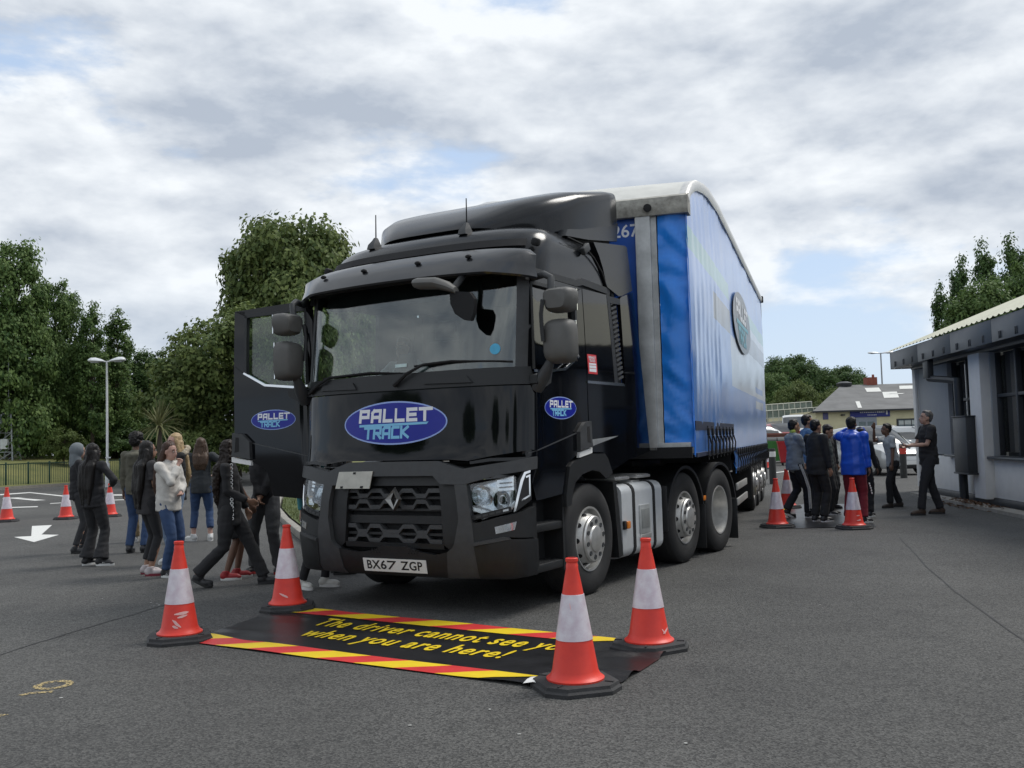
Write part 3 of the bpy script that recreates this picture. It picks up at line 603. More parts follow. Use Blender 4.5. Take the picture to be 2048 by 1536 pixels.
    # ---- cab structure: floor, back wall, inside
    b=B(); b.box((0,1.25,1.20),(2.36,1.9,.08)); b.box((0,2.16,2.1),(2.4,.06,1.7)); b.box((0,1.2,2.915),(2.42,1.75,.05)); b.box((-1.19,1.2,2.885),(.05,1.7,.12)); b.box((1.19,1.2,2.885),(.05,1.7,.12)); b.box((0,.36,2.93),(2.1,.2,.06)); b.obj('cab_inner',mat('cab_trim_dark',(.03,.032,.034),.8),T)
    b=B(); b.rings([[Vector((x,y,z)) for y,z in ((.42,1.95),(.38,2.08),(.62,2.10),(.78,2.02),(.86,1.7),(.7,1.4),(.45,1.4))] for x in (-1.12,1.12)]); b.obj('dashboard',mat('dash_grey',(.06,.062,.064),.7),T)
    for x in (-.62,.62):
        b=B(); b.box((x,1.45,1.75),(.5,.5,.16),bev=.05); b.box((x,1.76,2.15),(.46,.15,.78),bev=.05,rot=Matrix.Rotation(R(-8),3,'X')); se=b.obj('seat',mat('seat_fabric',(.03,.033,.038),.9,bump=.2),T)
        b=B(); b.box((x,1.83,2.66),(.28,.1,.2),bev=.04); b.obj('headrest',M_MATT,se)
    b=B(); b.lathe([(.22+.016*math.cos(2*math.pi*k/8),.016*math.sin(2*math.pi*k/8)) for k in range(9)],n=28); b.box((0,0,-.01),(.40,.05,.02)); b.box((0,0,-.02),(.14,.14,.05),bev=.02); Mx=Matrix.Rotation(R(35),3,'X'); b.map(lambda v:Mx@v+Vector((-.62,.92,2.10))); b.obj('steering_wheel',mat('wheel_grip',(.05,.05,.052),.6),T)
    b=B(); b.rings([[Vector((x*w_,.50+.06*k_,z)) for x in (-.5,.5)]+[Vector((x*w_,.56+.06*k_,z)) for x in (.5,-.5)] for z,w_,k_ in ((2.08,.26,0),(2.3,.16,1))]); b.map(lambda v:v+Vector((-.22,0,0))); b.obj('dash_unit',mat('dash_unit_dark',(.035,.022,.022),.5),T)
    # ---- chassis
    b=B()
    for x in (-.42,.42): b.box((x,3.4,.90),(.09,5.6,.27))
    for y in (.9,2.2,3.3,4.2,5.0,6.1): b.box((0,y,.90),(.80,.12,.2))
    b.box((0,1.42,.52),(2.0,.14,.14)); b.box((0,5.1,.52),(1.9,.22,.22),bev=.05); b.box((0,3.9,.5),(1.9,.12,.14)); b.obj('chassis',M_MATT,T)
    b=B(); b.box((0,4.6,1.13),(.95,.9,.08),bev=.02); b.box((0,4.6,1.06),(.8,.5,.12)); b.obj('fifth_wheel',M_PLAST2,T)
    b=B(); b.box((0,2.6,.75),(.9,.7,.5)); b.box((0,2.55,1.45),(2.0,.35,.55)); b.obj('engine_cover',M_MATT,T)
    b=B(); b.box((0,1.0,.45),(1.6,.5,.2)); b.obj('underbody',M_MATT,T)
    for sg in (-1,1):
        wheel(T,sg*1.07,1.42,.515,'front',.32,sg); wheel(T,sg*1.07,3.89,.515,'front',.32,sg); wheel(T,sg*1.08,5.10,.515,'drive',.30,sg); wheel(T,sg*.74,5.10,.515,'dark',.30,sg)
        # rear mudguards
        for y0,w_ in ((3.89,.36),(5.10,.68)):
            b=B(); prof_=[]; 
            for xx,rr_ in ((0,.60),(0,.575),(w_,.575),(w_,.60)): prof_.append((rr_,xx))
            b.lathe([(.565,0),(.60,0),(.60,w_),(.565,w_),(.565,0)],axis='X',n=24,a0=R(12),a1=R(168)); b.map(lambda v:Vector((sg*(1.245-w_+v.x),y0+v.y,.51+v.z)))
            mg=b.obj('mudguard',M_PLAST2,T,smooth=50)
            yy=y0+.615; b=B(); b.box((sg*(1.245-w_/2),yy,.36),(w_,.02,.52),bev=.005); b.obj('mud_flap',M_PLAST2,T)
            if y0<4: b=B(); b.box((sg*1.1,y0-.60,.66),(.3,.03,.5),bev=.01); b.obj('mud_flap',M_PLAST2,T)
        b=B(); b.box((sg*1.25,4.48,.70),(.02,.07,.06),bev=.01); b.obj('side_marker',M_AMBER,T)
        b=B(); b.prism([(1.93,1.02),(2.0,1.03),(2.06,.72),(2.12,.28),(2.02,.27),(1.97,.7)],sg*.75,sg*1.235,'X').bevel(.01); b.obj('tank_fairing',M_PLAST2,T)
        # fuel tank
        P=[]
        for cx_,cz_,a0_ in ((1.13,.90,0),(.74,.90,90),(.74,.36,180),(1.13,.36,270)):
            for k in range(5): a=R(a0_+k*22.5); P.append((sg*(cx_+.10*math.cos(a)),cz_-.02+.10*math.sin(a)))
        b=B(); b.rings([[Vector((p[0],y,p[1])) for p in P] for y in (2.13,3.18)]).bevel(.02,3,60); tk=b.obj('fuel_tank',mat('tank_white',(.70,.72,.73),.35,.35,var=.06,vs=5),T,smooth=40)
        for y in (2.42,2.95):
            b=B(); b.rings([[Vector((sg*.935+(p[0]-sg*.935)*1.022,y+o_,.61+(p[1]-.61)*1.018)) for p in P] for o_ in (-.03,.03)]); b.obj('tank_strap',M_MATT,tk,smooth=50)
        b=B(); b.box((sg*1.236,2.68,.60),(.02,.26,.30),bev=.008); b.obj('tank_step',mat('tank_step_grey',(.45,.46,.45),.5,.3),tk)
        b=B(); b.box((sg*1.246,2.68,.605),(.012,.2,.2),bev=.004); b.obj('tank_step_recess',mat('tank_recess',(.30,.31,.30),.5,.3),tk)
        b=B(); b.box((sg*1.24,2.68,.42),(.035,.26,.05),bev=.012); b.obj('tank_step_lip',M_ALU,tk); b=B(); b.box((sg*1.06,2.7,.985),(.16,.22,.03),bev=.01); b.obj('tank_step_lip',M_ALU,tk)
        for y in (2.30,2.85):
            b=B(); b.box((sg*1.0,y,1.035),(.34,.36,.03),bev=.006)
            for j in range(6): b.box((sg*1.0,y-.15+j*.06,1.054),(.3,.016,.012))
            b.obj('catwalk_plate',M_ALU,T)
        b=B(); b.box((sg*1.255,2.22,.575),(.03,.07,.075),bev=.01); b.obj('side_marker',M_AMBER,T)
        b=B(); b.box((sg*1.24,2.16,.575),(.03,.05,.085),bev=.006); b.obj('marker_bracket',M_MATT,T)
    return T
def door(T,sg):
    """sg=+1 nearside (shut), -1 offside driver door (swung open 90 degrees)"""
    if sg>0: post=None
    else:
        H=Vector((-1.235,.36,0)); Mz=Matrix.Rotation(R(90),3,'Z'); post=lambda v:Mz@(v-H)+H
    S=lambda P:side(P,sg) if sg>0 else side(P,sg)[::-1]
    pp=(lambda v:v) if post is None else post
    low=[(.31,1.335),(.355,2.03),(.5,2.025),(.95,2.075),(1.25,2.215),(1.385,2.3),(1.385,1.38),(1.14,1.31),(1.0,1.255),(.935,1.21),(.855,.97),(.42,.94),(.33,1.25)]
    d=skin('door',[S(low),S([(1.235,2.21),(1.235,2.85),(1.385,2.865),(1.385,2.305)]),S([(.30,2.82),(.26,2.89),(1.385,2.865),(1.235,2.80)]),S([(.30,2.10),(.30,2.82),(.375,2.82),(.385,2.06),(.36,2.035)])],-.06,.006,M_PAINT,T,.008,post)
    skin('window_glass',[S([(.35,2.84),(1.24,2.83),(1.25,2.21),(.95,2.07),(.5,2.03),(.36,2.05)])],-.035,-.028,M_SGLASS if sg>0 else M_DGLASS,d,0,post)
    for P in ([(.385,2.035),(.385,2.055),(.5,2.045),(.945,2.09),(1.235,2.225),(1.25,2.21),(.95,2.068),(.5,2.022)],): skin('window_trim',[S(P)],.002,.016,M_CHROME,d,.003,post)
    skin('window_seal',[S([(1.205,2.21),(1.205,2.80),(1.237,2.82),(1.237,2.21)]),S([(.375,2.055),(.375,2.815),(.40,2.80),(.405,2.06)]),S([(.375,2.79),(.375,2.82),(1.237,2.82),(1.237,2.785)])],-.03,.012,M_PLAST2,d,.003,post)
    skin('door_crease',[S([(.33,1.338),(.33,1.347),(1.13,1.507),(1.13,1.496)])],.002,.011,mat('edge_paint',(.05,.052,.055),.3),d,0,post)
    skin('door_handle',[S([(1.38,1.61),(1.25,1.60),(1.14,1.515),(1.135,1.34),(1.40,1.375),(1.385,1.42)])],.0,.045,M_PLAST,d,.01,post)
    skin('handle_slot',[S([(1.33,1.565),(1.285,1.56),(1.285,1.42),(1.35,1.41),(1.345,1.43)])],.04,.047,M_MATT,d,.003,post)
    skin('reflector_strip',[S([(1.137,1.278),(1.137,1.325),(1.407,1.365),(1.405,1.315)])],.0,.03,M_WHITE,d,.004,post)
    roundel(d,lambda u,v,l:pp(cabpt(sg*ys(.845)+u,1.728+v,.006+l)),.60,.20)
    # mirrors
    def M(b,name,m,par):
        b.map(lambda v:pp(Vector((sg*v.x,v.y,v.z)))); return b.obj(name,m,par,smooth=50)
    b=B(); b.tube([(1.22,.46,2.85),(1.36,.42,2.86),(1.44,.39,2.82),(1.45,.37,2.68)],.032,8); M(b,'mirror_arm',M_PLAST,d); b=B(); b.tube([(1.25,.42,1.90),(1.36,.38,2.0),(1.43,.37,2.12)],[.07,.06,.035],8); M(b,'mirror_arm',M_PLAST,d)
    b=B(); b.prism([(.33,1.93),(.33,2.0),(.48,2.03),(.60,2.02),(.58,1.94),(.42,1.88)],1.24,1.31,'X').bevel(.012); M(b,'mirror_base',M_PLAST2,d)
    def housing(x0,x1,z0,z1,y,dep,taper):
        b=B(); rows=[]
        for t_,f_ in ((0,.72),(.18,.9),(.5,1.0),(1,1.0)):
            cx_,cz_=(x0+x1)/2,(z0+z1)/2; ww,hh=(x1-x0)/2*f_,(z1-z0)/2*f_; row=[]
            for k in range(24):
                a=2*math.pi*k/24; c_,s_=math.cos(a),math.sin(a); row.append(Vector((cx_+ww*math.copysign(abs(c_)**.5,c_)*(1-taper*(1 if s_<0 else 0)*.12),y-dep*(1-t_),cz_+hh*math.copysign(abs(s_)**.5,s_))))
            rows.append(row)
        b.rings(rows); return b
    u=M(housing(1.385,1.665,2.515,2.725,.45,.17,1),'mirror',M_MIRR,d)
    l=M(housing(1.37,1.65,2.085,2.46,.45,.16,0),'mirror',M_MIRR,d)
    for x0,x1,z0,z1 in ((1.40,1.65,2.53,2.71),(1.385,1.635,2.10,2.445)):
        b=B(); b.box(((x0+x1)/2,.453,(z0+z1)/2),(x1-x0,.01,z1-z0)); M(b,'mirror_glass',mat('mirror_silver',(.8,.82,.83),.03,1,var=0),d)
    b=B(); b.tube([(1.42,.27,2.62),(1.405,.26,2.5),(1.405,.27,2.36),(1.41,.275,2.27)],.018,6); M(b,'mirror_bracket',M_PLAST2,d)
    return d
TRACTOR=build_tractor()
# ================================================================ curtain-sided trailer
PH=.305
KP=(1.2314,12.6388,0)
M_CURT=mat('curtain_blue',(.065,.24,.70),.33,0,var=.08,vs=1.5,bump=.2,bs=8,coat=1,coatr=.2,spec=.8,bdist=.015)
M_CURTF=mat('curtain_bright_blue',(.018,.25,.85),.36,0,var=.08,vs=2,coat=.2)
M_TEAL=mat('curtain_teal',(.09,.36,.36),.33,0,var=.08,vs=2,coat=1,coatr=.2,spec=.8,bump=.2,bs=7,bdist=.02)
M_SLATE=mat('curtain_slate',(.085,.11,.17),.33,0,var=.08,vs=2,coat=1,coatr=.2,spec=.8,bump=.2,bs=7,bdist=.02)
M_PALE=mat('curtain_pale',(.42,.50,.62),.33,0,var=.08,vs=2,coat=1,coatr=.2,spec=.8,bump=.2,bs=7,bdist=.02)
M_GALV=mat('galvanised_steel',(.46,.47,.465),.5,.3,var=.22,vs=5,bump=.1,bs=30)
M_DIRTY=mat('dirty_roof_beam',(.50,.485,.43),.6,.1,tint2=(.19,.18,.155),vs=9,bump=.2,bs=40)
M_ROOFW=mat('translucent_roof',(.62,.615,.57),.45,0,var=.10,vs=3)
RAIL=[(-1.6,4.09),(-1.4,4.215),(-1.2,4.31),(-.9,4.41),(-.6,4.49),(0,4.60),(.6,4.68),(1.9,4.75),(4,4.75),(12,4.73)]
def build_trailer():
    T=empty('curtain_trailer',KP,-PH,'blue curtain-sided trailer with humped aluminium roof coupled behind the black cab','trailer')
    z_of=lambda y:interp(RAIL,y)
    ysn=[-1.6+.1*i for i in range(32)]+[1.6+.2*i for i in range(53)]
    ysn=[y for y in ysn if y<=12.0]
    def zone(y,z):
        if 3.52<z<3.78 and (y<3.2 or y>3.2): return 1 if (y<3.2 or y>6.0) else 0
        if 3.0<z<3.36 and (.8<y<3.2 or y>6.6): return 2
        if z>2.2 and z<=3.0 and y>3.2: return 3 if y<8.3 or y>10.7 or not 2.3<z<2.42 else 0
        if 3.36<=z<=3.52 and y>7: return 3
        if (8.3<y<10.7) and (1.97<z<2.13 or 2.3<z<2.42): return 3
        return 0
    for sg in (1,-1):
        zbot=lambda y:1.22 if y<3.3 else .90
        b=B(); ZL=[1.5,1.62,1.74,1.86,1.97,2.13,2.2,2.3,2.42,2.54,2.66,2.78,2.9,3.0,3.12,3.24,3.36,3.44,3.52,3.65,3.78]
        rows=[]
        for y in ysn:
            zt=z_of(y)-.11; zb=zbot(y); row=[]
            for z in [zb+(1.5-zb)*q/4 for q in range(4)]+ZL+[3.9+(zt-3.9)*q/5 for q in range(6)]:
                t=(z-zb)/(zt-zb)
                o=.0028*math.sin(y*13.4+1.2*math.sin(z*1.3))+.016*noise.noise(Vector((y*.9,z*1.3,3*sg)))+.006*noise.noise(Vector((y*3.5,z*4,8)))+.02*math.sin(math.pi*t)
                e=min(1,(y+1.6)/.25); o=o*e+.012*(1-e)*noise.noise(Vector((0,z*9,1)))
                row.append(Vector((sg*(1.262+o),y,z)))
            rows.append(row)
        b.grid(rows); b.bm.faces.ensure_lookup_table()
        for f in b.bm.faces:
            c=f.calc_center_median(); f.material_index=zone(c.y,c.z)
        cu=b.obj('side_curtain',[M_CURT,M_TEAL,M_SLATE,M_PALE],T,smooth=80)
        if sg>0:
            # oval badge printed on the curtain
            f=lambda u,v,l:Vector((1.290+l+.02*math.sin(math.pi*min(1,max(0,(3.38+v-.9)/3.7))),5.35+u,3.38+v)); n=48
            b=B(); b.grid([[f(1.85*k/6*math.cos(2*math.pi*j/n),.52*k/6*math.sin(2*math.pi*j/n),.004) for j in range(n+1)] for k in (0.02,1,2,3,4,5,6)]); bd=b.obj('oval_badge',mat('badge_grey',(.085,.09,.10),.35,0,coat=.3),cu)
            b=B(); strokes(b,'PALLET',-1.2,.06,.27,.24,.14,.09,lambda u,v,l:f(u,v,.008+l*3),.0); b.obj('lettering',M_LETW,bd,smooth=0)
            b=B(); strokes(b,'TRACK',-.95,-.36,.22,.22,.12,.08,lambda u,v,l:f(u,v,.008+l*3),.0); b._new([f(u,v,.009) for u,v in ((-1.25,-.02),(-1.25,-.09),(1.2,-.07),(1.25,.0))],[(0,1,2,3)]); b.obj('lettering',mat('curtain_light_blue',(.18,.45,.55),.4),bd,smooth=0)
        # straps and buckles
        yy=[-.55+.46*i for i in range(8)]+[3.55+.42*i for i in range(20)]
        for y in yy:
            zb=zbot(y); b=B(); b.box((sg*1.295,y,zb+.14),(.010,.05,.40)); b.box((sg*1.30,y,zb+.27),(.03,.075,.09),bev=.008); b.tube([(sg*1.305,y+.02,zb+.22),(sg*1.33,y+.05,zb+.12),(sg*1.32,y+.03,zb+.0),(sg*1.30,y,zb-.02)],.012,5); b.obj('curtain_strap',M_MATT,T)
        b=B(); b.box((sg*1.268,.85,1.56),(.012,4.7,.10)); b.box((sg*1.268,.85,1.235),(.02,4.7,.045)); b.obj('curtain_hem',mat('hem_dark',(.02,.026,.05),.5),T)
        b=B(); b.box((sg*1.285,7.65,1.20),(.012,8.6,.06)); b.box((sg*1.268,7.65,.90),(.02,8.6,.045)); b.obj('curtain_hem',mat('hem_dark',(.02,.026,.05),.5),T)
        b=B(); b.grid([[Vector((sg*(1.26+.02*math.sin(z*30)),y,z)) for z in (.85,.92,1.0,1.1,1.22)] for y in (3.30,3.36,3.42)]); b.obj('curtain_corner',M_CURTF,T)
        # roof rail following the hump
        b=B(); rows=[]
        for y in ysn:
            z=z_of(y); rows.append([Vector((sg*x,y,z+dz)) for x,dz in ((1.20,-.10),(1.285,-.125),(1.31,-.07),(1.30,-.005),(1.27,.012),(1.20,.005))])
        b.rings(rows); b.obj('roof_rail',M_ALU,T,smooth=60)
        b=B(); b.box((sg*1.26,12.02,4.68),(.14,.10,.16),bev=.02); b.obj('rail_end_cap',M_MATT,T)
        # front corner: post, pleated return of the curtain
        b=B(); b.box((sg*.79,-1.60,2.60),(.17,.10,2.62),bev=.012); b.box((sg*.90,-1.57,2.60),(.07,.07,2.60)); b.obj('corner_post',M_GALV,T)
        b=B(); rows=[]
        for j in range(53):
            z=1.24+j*.051; row=[]
            for i in range(9):
                t=i/8; x=.945+.325*t; row.append(Vector((sg*x,-1.60+.03*t*t+-.075*abs(noise.noise(Vector((t*1.1,z*4.6+t*1.5,5*sg))))-.035*abs(noise.noise(Vector((t*1.2+3,z*9+t*3,2))))+.03,z+.03*(1-t)*0)))
            rows.append(row)
        b.grid(rows); b.obj('curtain_return',M_CURTF,T,smooth=80)
    # front bulkhead with number, roof beam
    b=B(); b.box((0,-1.56,2.6),(1.62,.04,2.62)); bh=b.obj('bulkhead',mat('bulkhead_blue',(.012,.085,.40),.45,0,var=.1,vs=3),T)
    me=text_mesh('267',.20,offset=.003); mobj('lettering',map_mesh(me,lambda v:Vector((.585+v.x,-1.583,3.745+v.y))),M_LETW,bh)
    b=B(); b.rings([[Vector((x,y,z)) for y,z in ((-1.66,3.885),(-1.68,3.93),(-1.67,4.075),(-1.62,4.10),(-1.45,4.15),(-1.45,3.885))] for x in (-1.30,-1.27,1.27,1.30)]); b.obj('roof_beam',M_DIRTY,T,smooth=30)
    for x in (-.86,.86): b=B(); b.lathe([(.045,0),(.045,.02),(.022,.024),(0,.024)],axis='Y',n=14); b.map(lambda v:Vector((x+v.x,-1.675-v.y,3.965+v.z))); b.obj('front_marker',M_MATT,T)
    b=B(); rows=[]
    for y in ysn: rows.append([Vector((x,y,z_of(y)+.02*(1-(x/1.27)**2))) for x in [-1.27+.254*i for i in range(11)]])
    b.grid(rows); b.obj('roof',M_ROOFW,T,smooth=60)
    # rear frame, floor, chassis
    b=B(); b.box((0,12.0,2.8),(2.55,.06,3.8)); b.obj('rear_doors',M_GALV,T)
    b=B(); b.box((0,.8,1.27),(2.48,4.9,.12)); b.box((0,7.7,.98),(2.48,8.7,.14)); b.box((0,3.28,1.12),(2.4,.08,.4)); b.obj('floor_deck',M_MATT,T)
    b=B(); b.box((1.0,-1.58,1.325),(.45,.09,.11),bev=.01); b.box((-1.0,-1.58,1.325),(.45,.09,.11),bev=.01); b.box((0,-1.56,1.29),(2.5,.07,.06)); b.obj('front_sill',M_GALV,T)
    for dx in (0,.07,.12): pass
    b=B(); b.box((1.17,-1.632,1.262),(.10,.006,.035)); b.obj('sill_plate',M_WHITE,T)
    b=B()
    for x in (-.5,.5): b.box((x,7.4,.78),(.14,8.6,.26))
    for y in (6.9,8.2,9.5): b.box((0,y,.5),(1.9,.13,.13))
    for x in (-.55,.55): b.box((x,4.6,.55),(.12,.12,.8))
    b.obj('chassis',M_MATT,T)
    for sg in (1,-1):
        for i in range(3): wheel(T,sg*1.10,7.11+1.31*i,.50,'front',.34,sg)
        b=B(); b.box((sg*1.235,4.7,.62),(.03,2.0,.11),bev=.006); b.obj('side_guard',mat('guard_alu',(.55,.55,.53),.4,.5),T)
        b=B(); b.box((sg*1.235,4.7,.38),(.03,2.0,.11),bev=.006); b.obj('side_guard',mat('guard_alu',(.55,.55,.53),.4,.5),T)
        b=B(); b.box((sg*1.1,6.45,.55),(.34,.02,.6)); b.obj('mud_flap',M_PLAST2,T)
        b=B(); b.box((sg*1.15,11.6,.62),(.22,.5,.5),bev=.02); b.obj('rear_light_box',M_MATT,T)
    b=B(); b.box((0,11.9,.5),(2.4,.1,.12)); b.obj('rear_bumper',M_MATT,T)
    return T
TRAILER=build_trailer()
# ================================================================ floor mats and cones
M_CONE=mat('cone_orange_red',(.80,.06,.035),.42,0,tint2=(.66,.042,.03),vs=6,spec=.4)
M_SLEEVE=mat('cone_sleeve',(.76,.72,.75),.35,.15,tint2=(.60,.49,.55),vs=13,bump=.12,bs=160)
M_CBASE=mat('cone_base_rubber',(.028,.028,.029),.75,0,var=.3,vs=14,bump=.3,bs=70)
M_SCUFF=mat('cone_scuff',(.82,.48,.45),.6)
def cone(p,rz,label,group,scuffs=(),tilt=(0,0)):
    T=empty('traffic_cone',p,rz,label,'traffic cone',group); T.rotation_euler=(tilt[0],tilt[1],rz)
    b=B(); c=.10; h=.235
    def ring(k,z): 
        a=h*k; e=c*k; return [Vector((x,y,z)) for x,y in ((a,-a+e),(a,a-e),(a-e,a),(-a+e,a),(-a,a-e),(-a,-a+e),(-a+e,-a),(a-e,-a))]
    b.rings([ring(1,0.0),ring(1.0,.022),ring(.965,.03),ring(.95,.034),ring(.93,.052),ring(.88,.056)]); b.obj('base',M_CBASE,T,smooth=25)
    for sx in (-1,1):
        for sy in (-1,1): b=B(); b.box((sx*.15,sy*.15,.058),(.05,.012,.008),rz=.785*sx*sy); b.obj('base_rib',M_CBASE,T)
    rb=lambda z:.143-(z-.06)*(.143-.037)/(.70-.06)
    b=B(); b.lathe([(.168,.054),(.170,.066),(.160,.074),(.148,.082),(rb(.11),.11),(rb(.3),.3),(rb(.6),.6),(.036,.69),(.036,.712),(.033,.717),(.033,.728),(.037,.733),(.037,.75),(.030,.754),(.026,.74)],n=36); b.obj('body',M_CONE,T,smooth=35)
    b=B(); b.lathe([(rb(.285)+.001,.285),(rb(.285)+.0035,.286),(rb(.545)+.0035,.544),(rb(.545)+.001,.545)],n=36); b.obj('reflective_sleeve',M_SLEEVE,T,smooth=35)
    for a0,z0,a1,z1,w in scuffs:
        b=B(); rows=[]
        for k in range(6):
            t=k/5; a=a0+(a1-a0)*t; z=z0+(z1-z0)*t; ww=w*(1-abs(2*t-1)**2*.7)*random.uniform(.7,1.2); rows.append([Vector(((rb(zz)+.0035)*math.cos(a),(rb(zz)+.0035)*math.sin(a),zz)) for zz in (z-ww/2,z+ww/2)])
        b.grid(rows); b.obj('scuff',M_SCUFF,T)
    return T
f=-1.57
CG='traffic cones standing around the truck'
def cone_at(u,v,rz,label,sc=(),tilt=(0,0)):
    p=gp(u,v,.055); p.z=0; return cone(p,rz,label,CG,sc,tilt)
# base centres are read at the flange of each cone
cone_at(359.5,1266,.35,'orange cone with two scuffs at the near left corner of the black floor mat',((f-.35,.215,f+.55,.225,.022),(f-.15,.19,f+.45,.205,.018),(f-.45,.175,f+.05,.12,.03),(f-.42,.13,f-.1,.115,.02)))
cone_at(575.5,1206,.15,'orange cone beside the bumper corner at the far left corner of the floor mat',((f-.5,.16,f+.1,.125,.02),))
cone_at(1151,1357,.30,'nearest orange cone with torn white sleeve at the mat corner closest to the camera',((f-.65,.50,f-.5,.46,.02),))
cone_at(1298.5,1281,.55,'orange cone with arrow-like scuff in front of the fuel tank at the mat end',((f+.1,.12,f+.6,.15,.018),(f+.05,.15,f+.25,.115,.02)))
cone_at(1554.5,1047.5,.2,'orange cone nearest to the trailer wheels beside the standing boys')
cone_at(1575,1010.5,.4,'orange cone behind the boy in the grey and yellow hoodie')
cone_at(1708,1050,.1,'orange cone standing in front of the boy in dark red trousers',((f-.1,.2,f+.4,.205,.015),(f-.1,.13,f+.45,.14,.02)))
cone_at(13.5,1038.5,.3,'leftmost orange cone at the edge of the picture near the white arrow')
cone_at(132,1033.5,.1,'orange cone half hidden behind the legs of the hooded person on the left')
cone_at(220,1028.5,.5,'orange cone to the right of the long-haired girl in flared black trousers')
cone_at(1534,935,.2,'small far orange cone seen just behind the trailer beside the black and white bollard')
M_MAT=mat('mat_black_vinyl',(.013,.013,.0145),.34,0,var=.25,vs=5,bump=.10,bs=30)
M_YEL=mat('mat_yellow',(.78,.56,.015),.5,0,var=.06,vs=6); M_MRED=mat('mat_red',(.60,.035,.035),.5,0,var=.08,vs=6)
def floor_mat(P00,P10,P01,P11,label,nst,full=True):
    """P00 near left, P10 near right, P01 far left, P11 far right"""
    T=empty('floor_mat',((P00+P11)/2).to_tuple(),0,label,'floor mat'); O=(P00+P11)/2
    Lg=(P10-P00).length; Wd=(P01-P00).length
    def h(u,v):
        e=.006+.010*max(0,noise.noise(Vector((u*Lg*1.2,v*Wd*2.1,1.7))))
        r=max(0,u-.72)/.28; l=max(0,.2-u)/.2
        e+=.050*max(0,noise.noise(Vector((u*Lg*1.3+v*2,(v-u*.55)*8,4.2))))*(r+.8*l)*(1 if full else .4)
        return e
    def P(u,v,l=0):
        p=P00.lerp(P10,u).lerp(P01.lerp(P11,u),v)-O; p.z=h(u,v)+l; return p
    b=B(); nu,nv=96,34
    b.grid([[P(i/nu,j/nv) for j in range(nv+1)] for i in range(nu+1)]); b.obj('mat_sheet',M_MAT,T,smooth=80)
    bw=.15
    if not full:
        for v0,v1,m_ in ((.12,.42,M_YEL),(.42,.6,M_MRED),(.6,.88,M_YEL)): b=B(); b.grid([[P(.02+.05*i/3,v0+(v1-v0)*j/5,.004) for j in range(6)] for i in range(4)]); b.obj('stripe',m_,T,smooth=80)
    for v0,v1,u0,u1,sl in () if not full else ((.0,bw,.0,.86,-.10),(1-bw,1.0,.055,.93,-.085)):
        w=(u1-u0)/nst
        for k in range(nst):
            b=B(); rows=[]
            for i in range(9):
                a=u0+w*(k+i/8); rows.append([P(max(0,min(1,a+sl*(1-j/4)*1.0)),v0+(v1-v0)*j/4,.004) for j in range(5)])
            b.grid(rows); b.obj('stripe',M_YEL if k%2==0 else M_MRED,T,smooth=80)
    if full:
        for body,u0,u1,v0,v1 in (('The driver cannot see you',.195,.835,.545,.79),('when you are here!',.225,.735,.30,.535)):
            me=text_mesh(body,1,shear=.25,offset=.02,spacing=1.14); xs=[v.co.x for v in me.vertices]; zs=[v.co.y for v in me.vertices]; x0,x1,z0,z1=min(xs),max(xs),min(zs),max(zs)
            bm=bmesh.new(); bm.from_mesh(me); 
            for f_ in bm.verts: f_.co=Vector(((f_.co.x-x0)/(x1-x0),(f_.co.y-z0)/(z1-z0),0))
            k=.02
            while k<1: bmesh.ops.bisect_plane(bm,geom=bm.verts[:]+bm.edges[:]+bm.faces[:],plane_co=(k,0,0),plane_no=(1,0,0)); k+=.02
            bm.to_mesh(me); bm.free()
            mobj('lettering',map_mesh(me,lambda c:P(u0+(u1-u0)*c.x,v0+(v1-v0)*c.y,.005)),M_YEL,T)
        b=B(); b.grid([[P(.855+.02*i,-.02+.04*j,.012+.02*math.sin(i*1.3)*(1 if j<2 else .2)) for j in range(4)] for i in range(4)]); b.obj('turned_corner',M_WHITE,T)
    return T
floor_mat(gp(372,1285),gp(1205,1393),gp(575,1214),gp(1362,1292),'large black floor mat with yellow warning text and red and yellow striped edges',9)
floor_mat(gp(1556,1058),gp(1752,1054),gp(1562,1010),gp(1715,1008),'black floor mat under the feet of the boys standing beside the trailer',8,False)
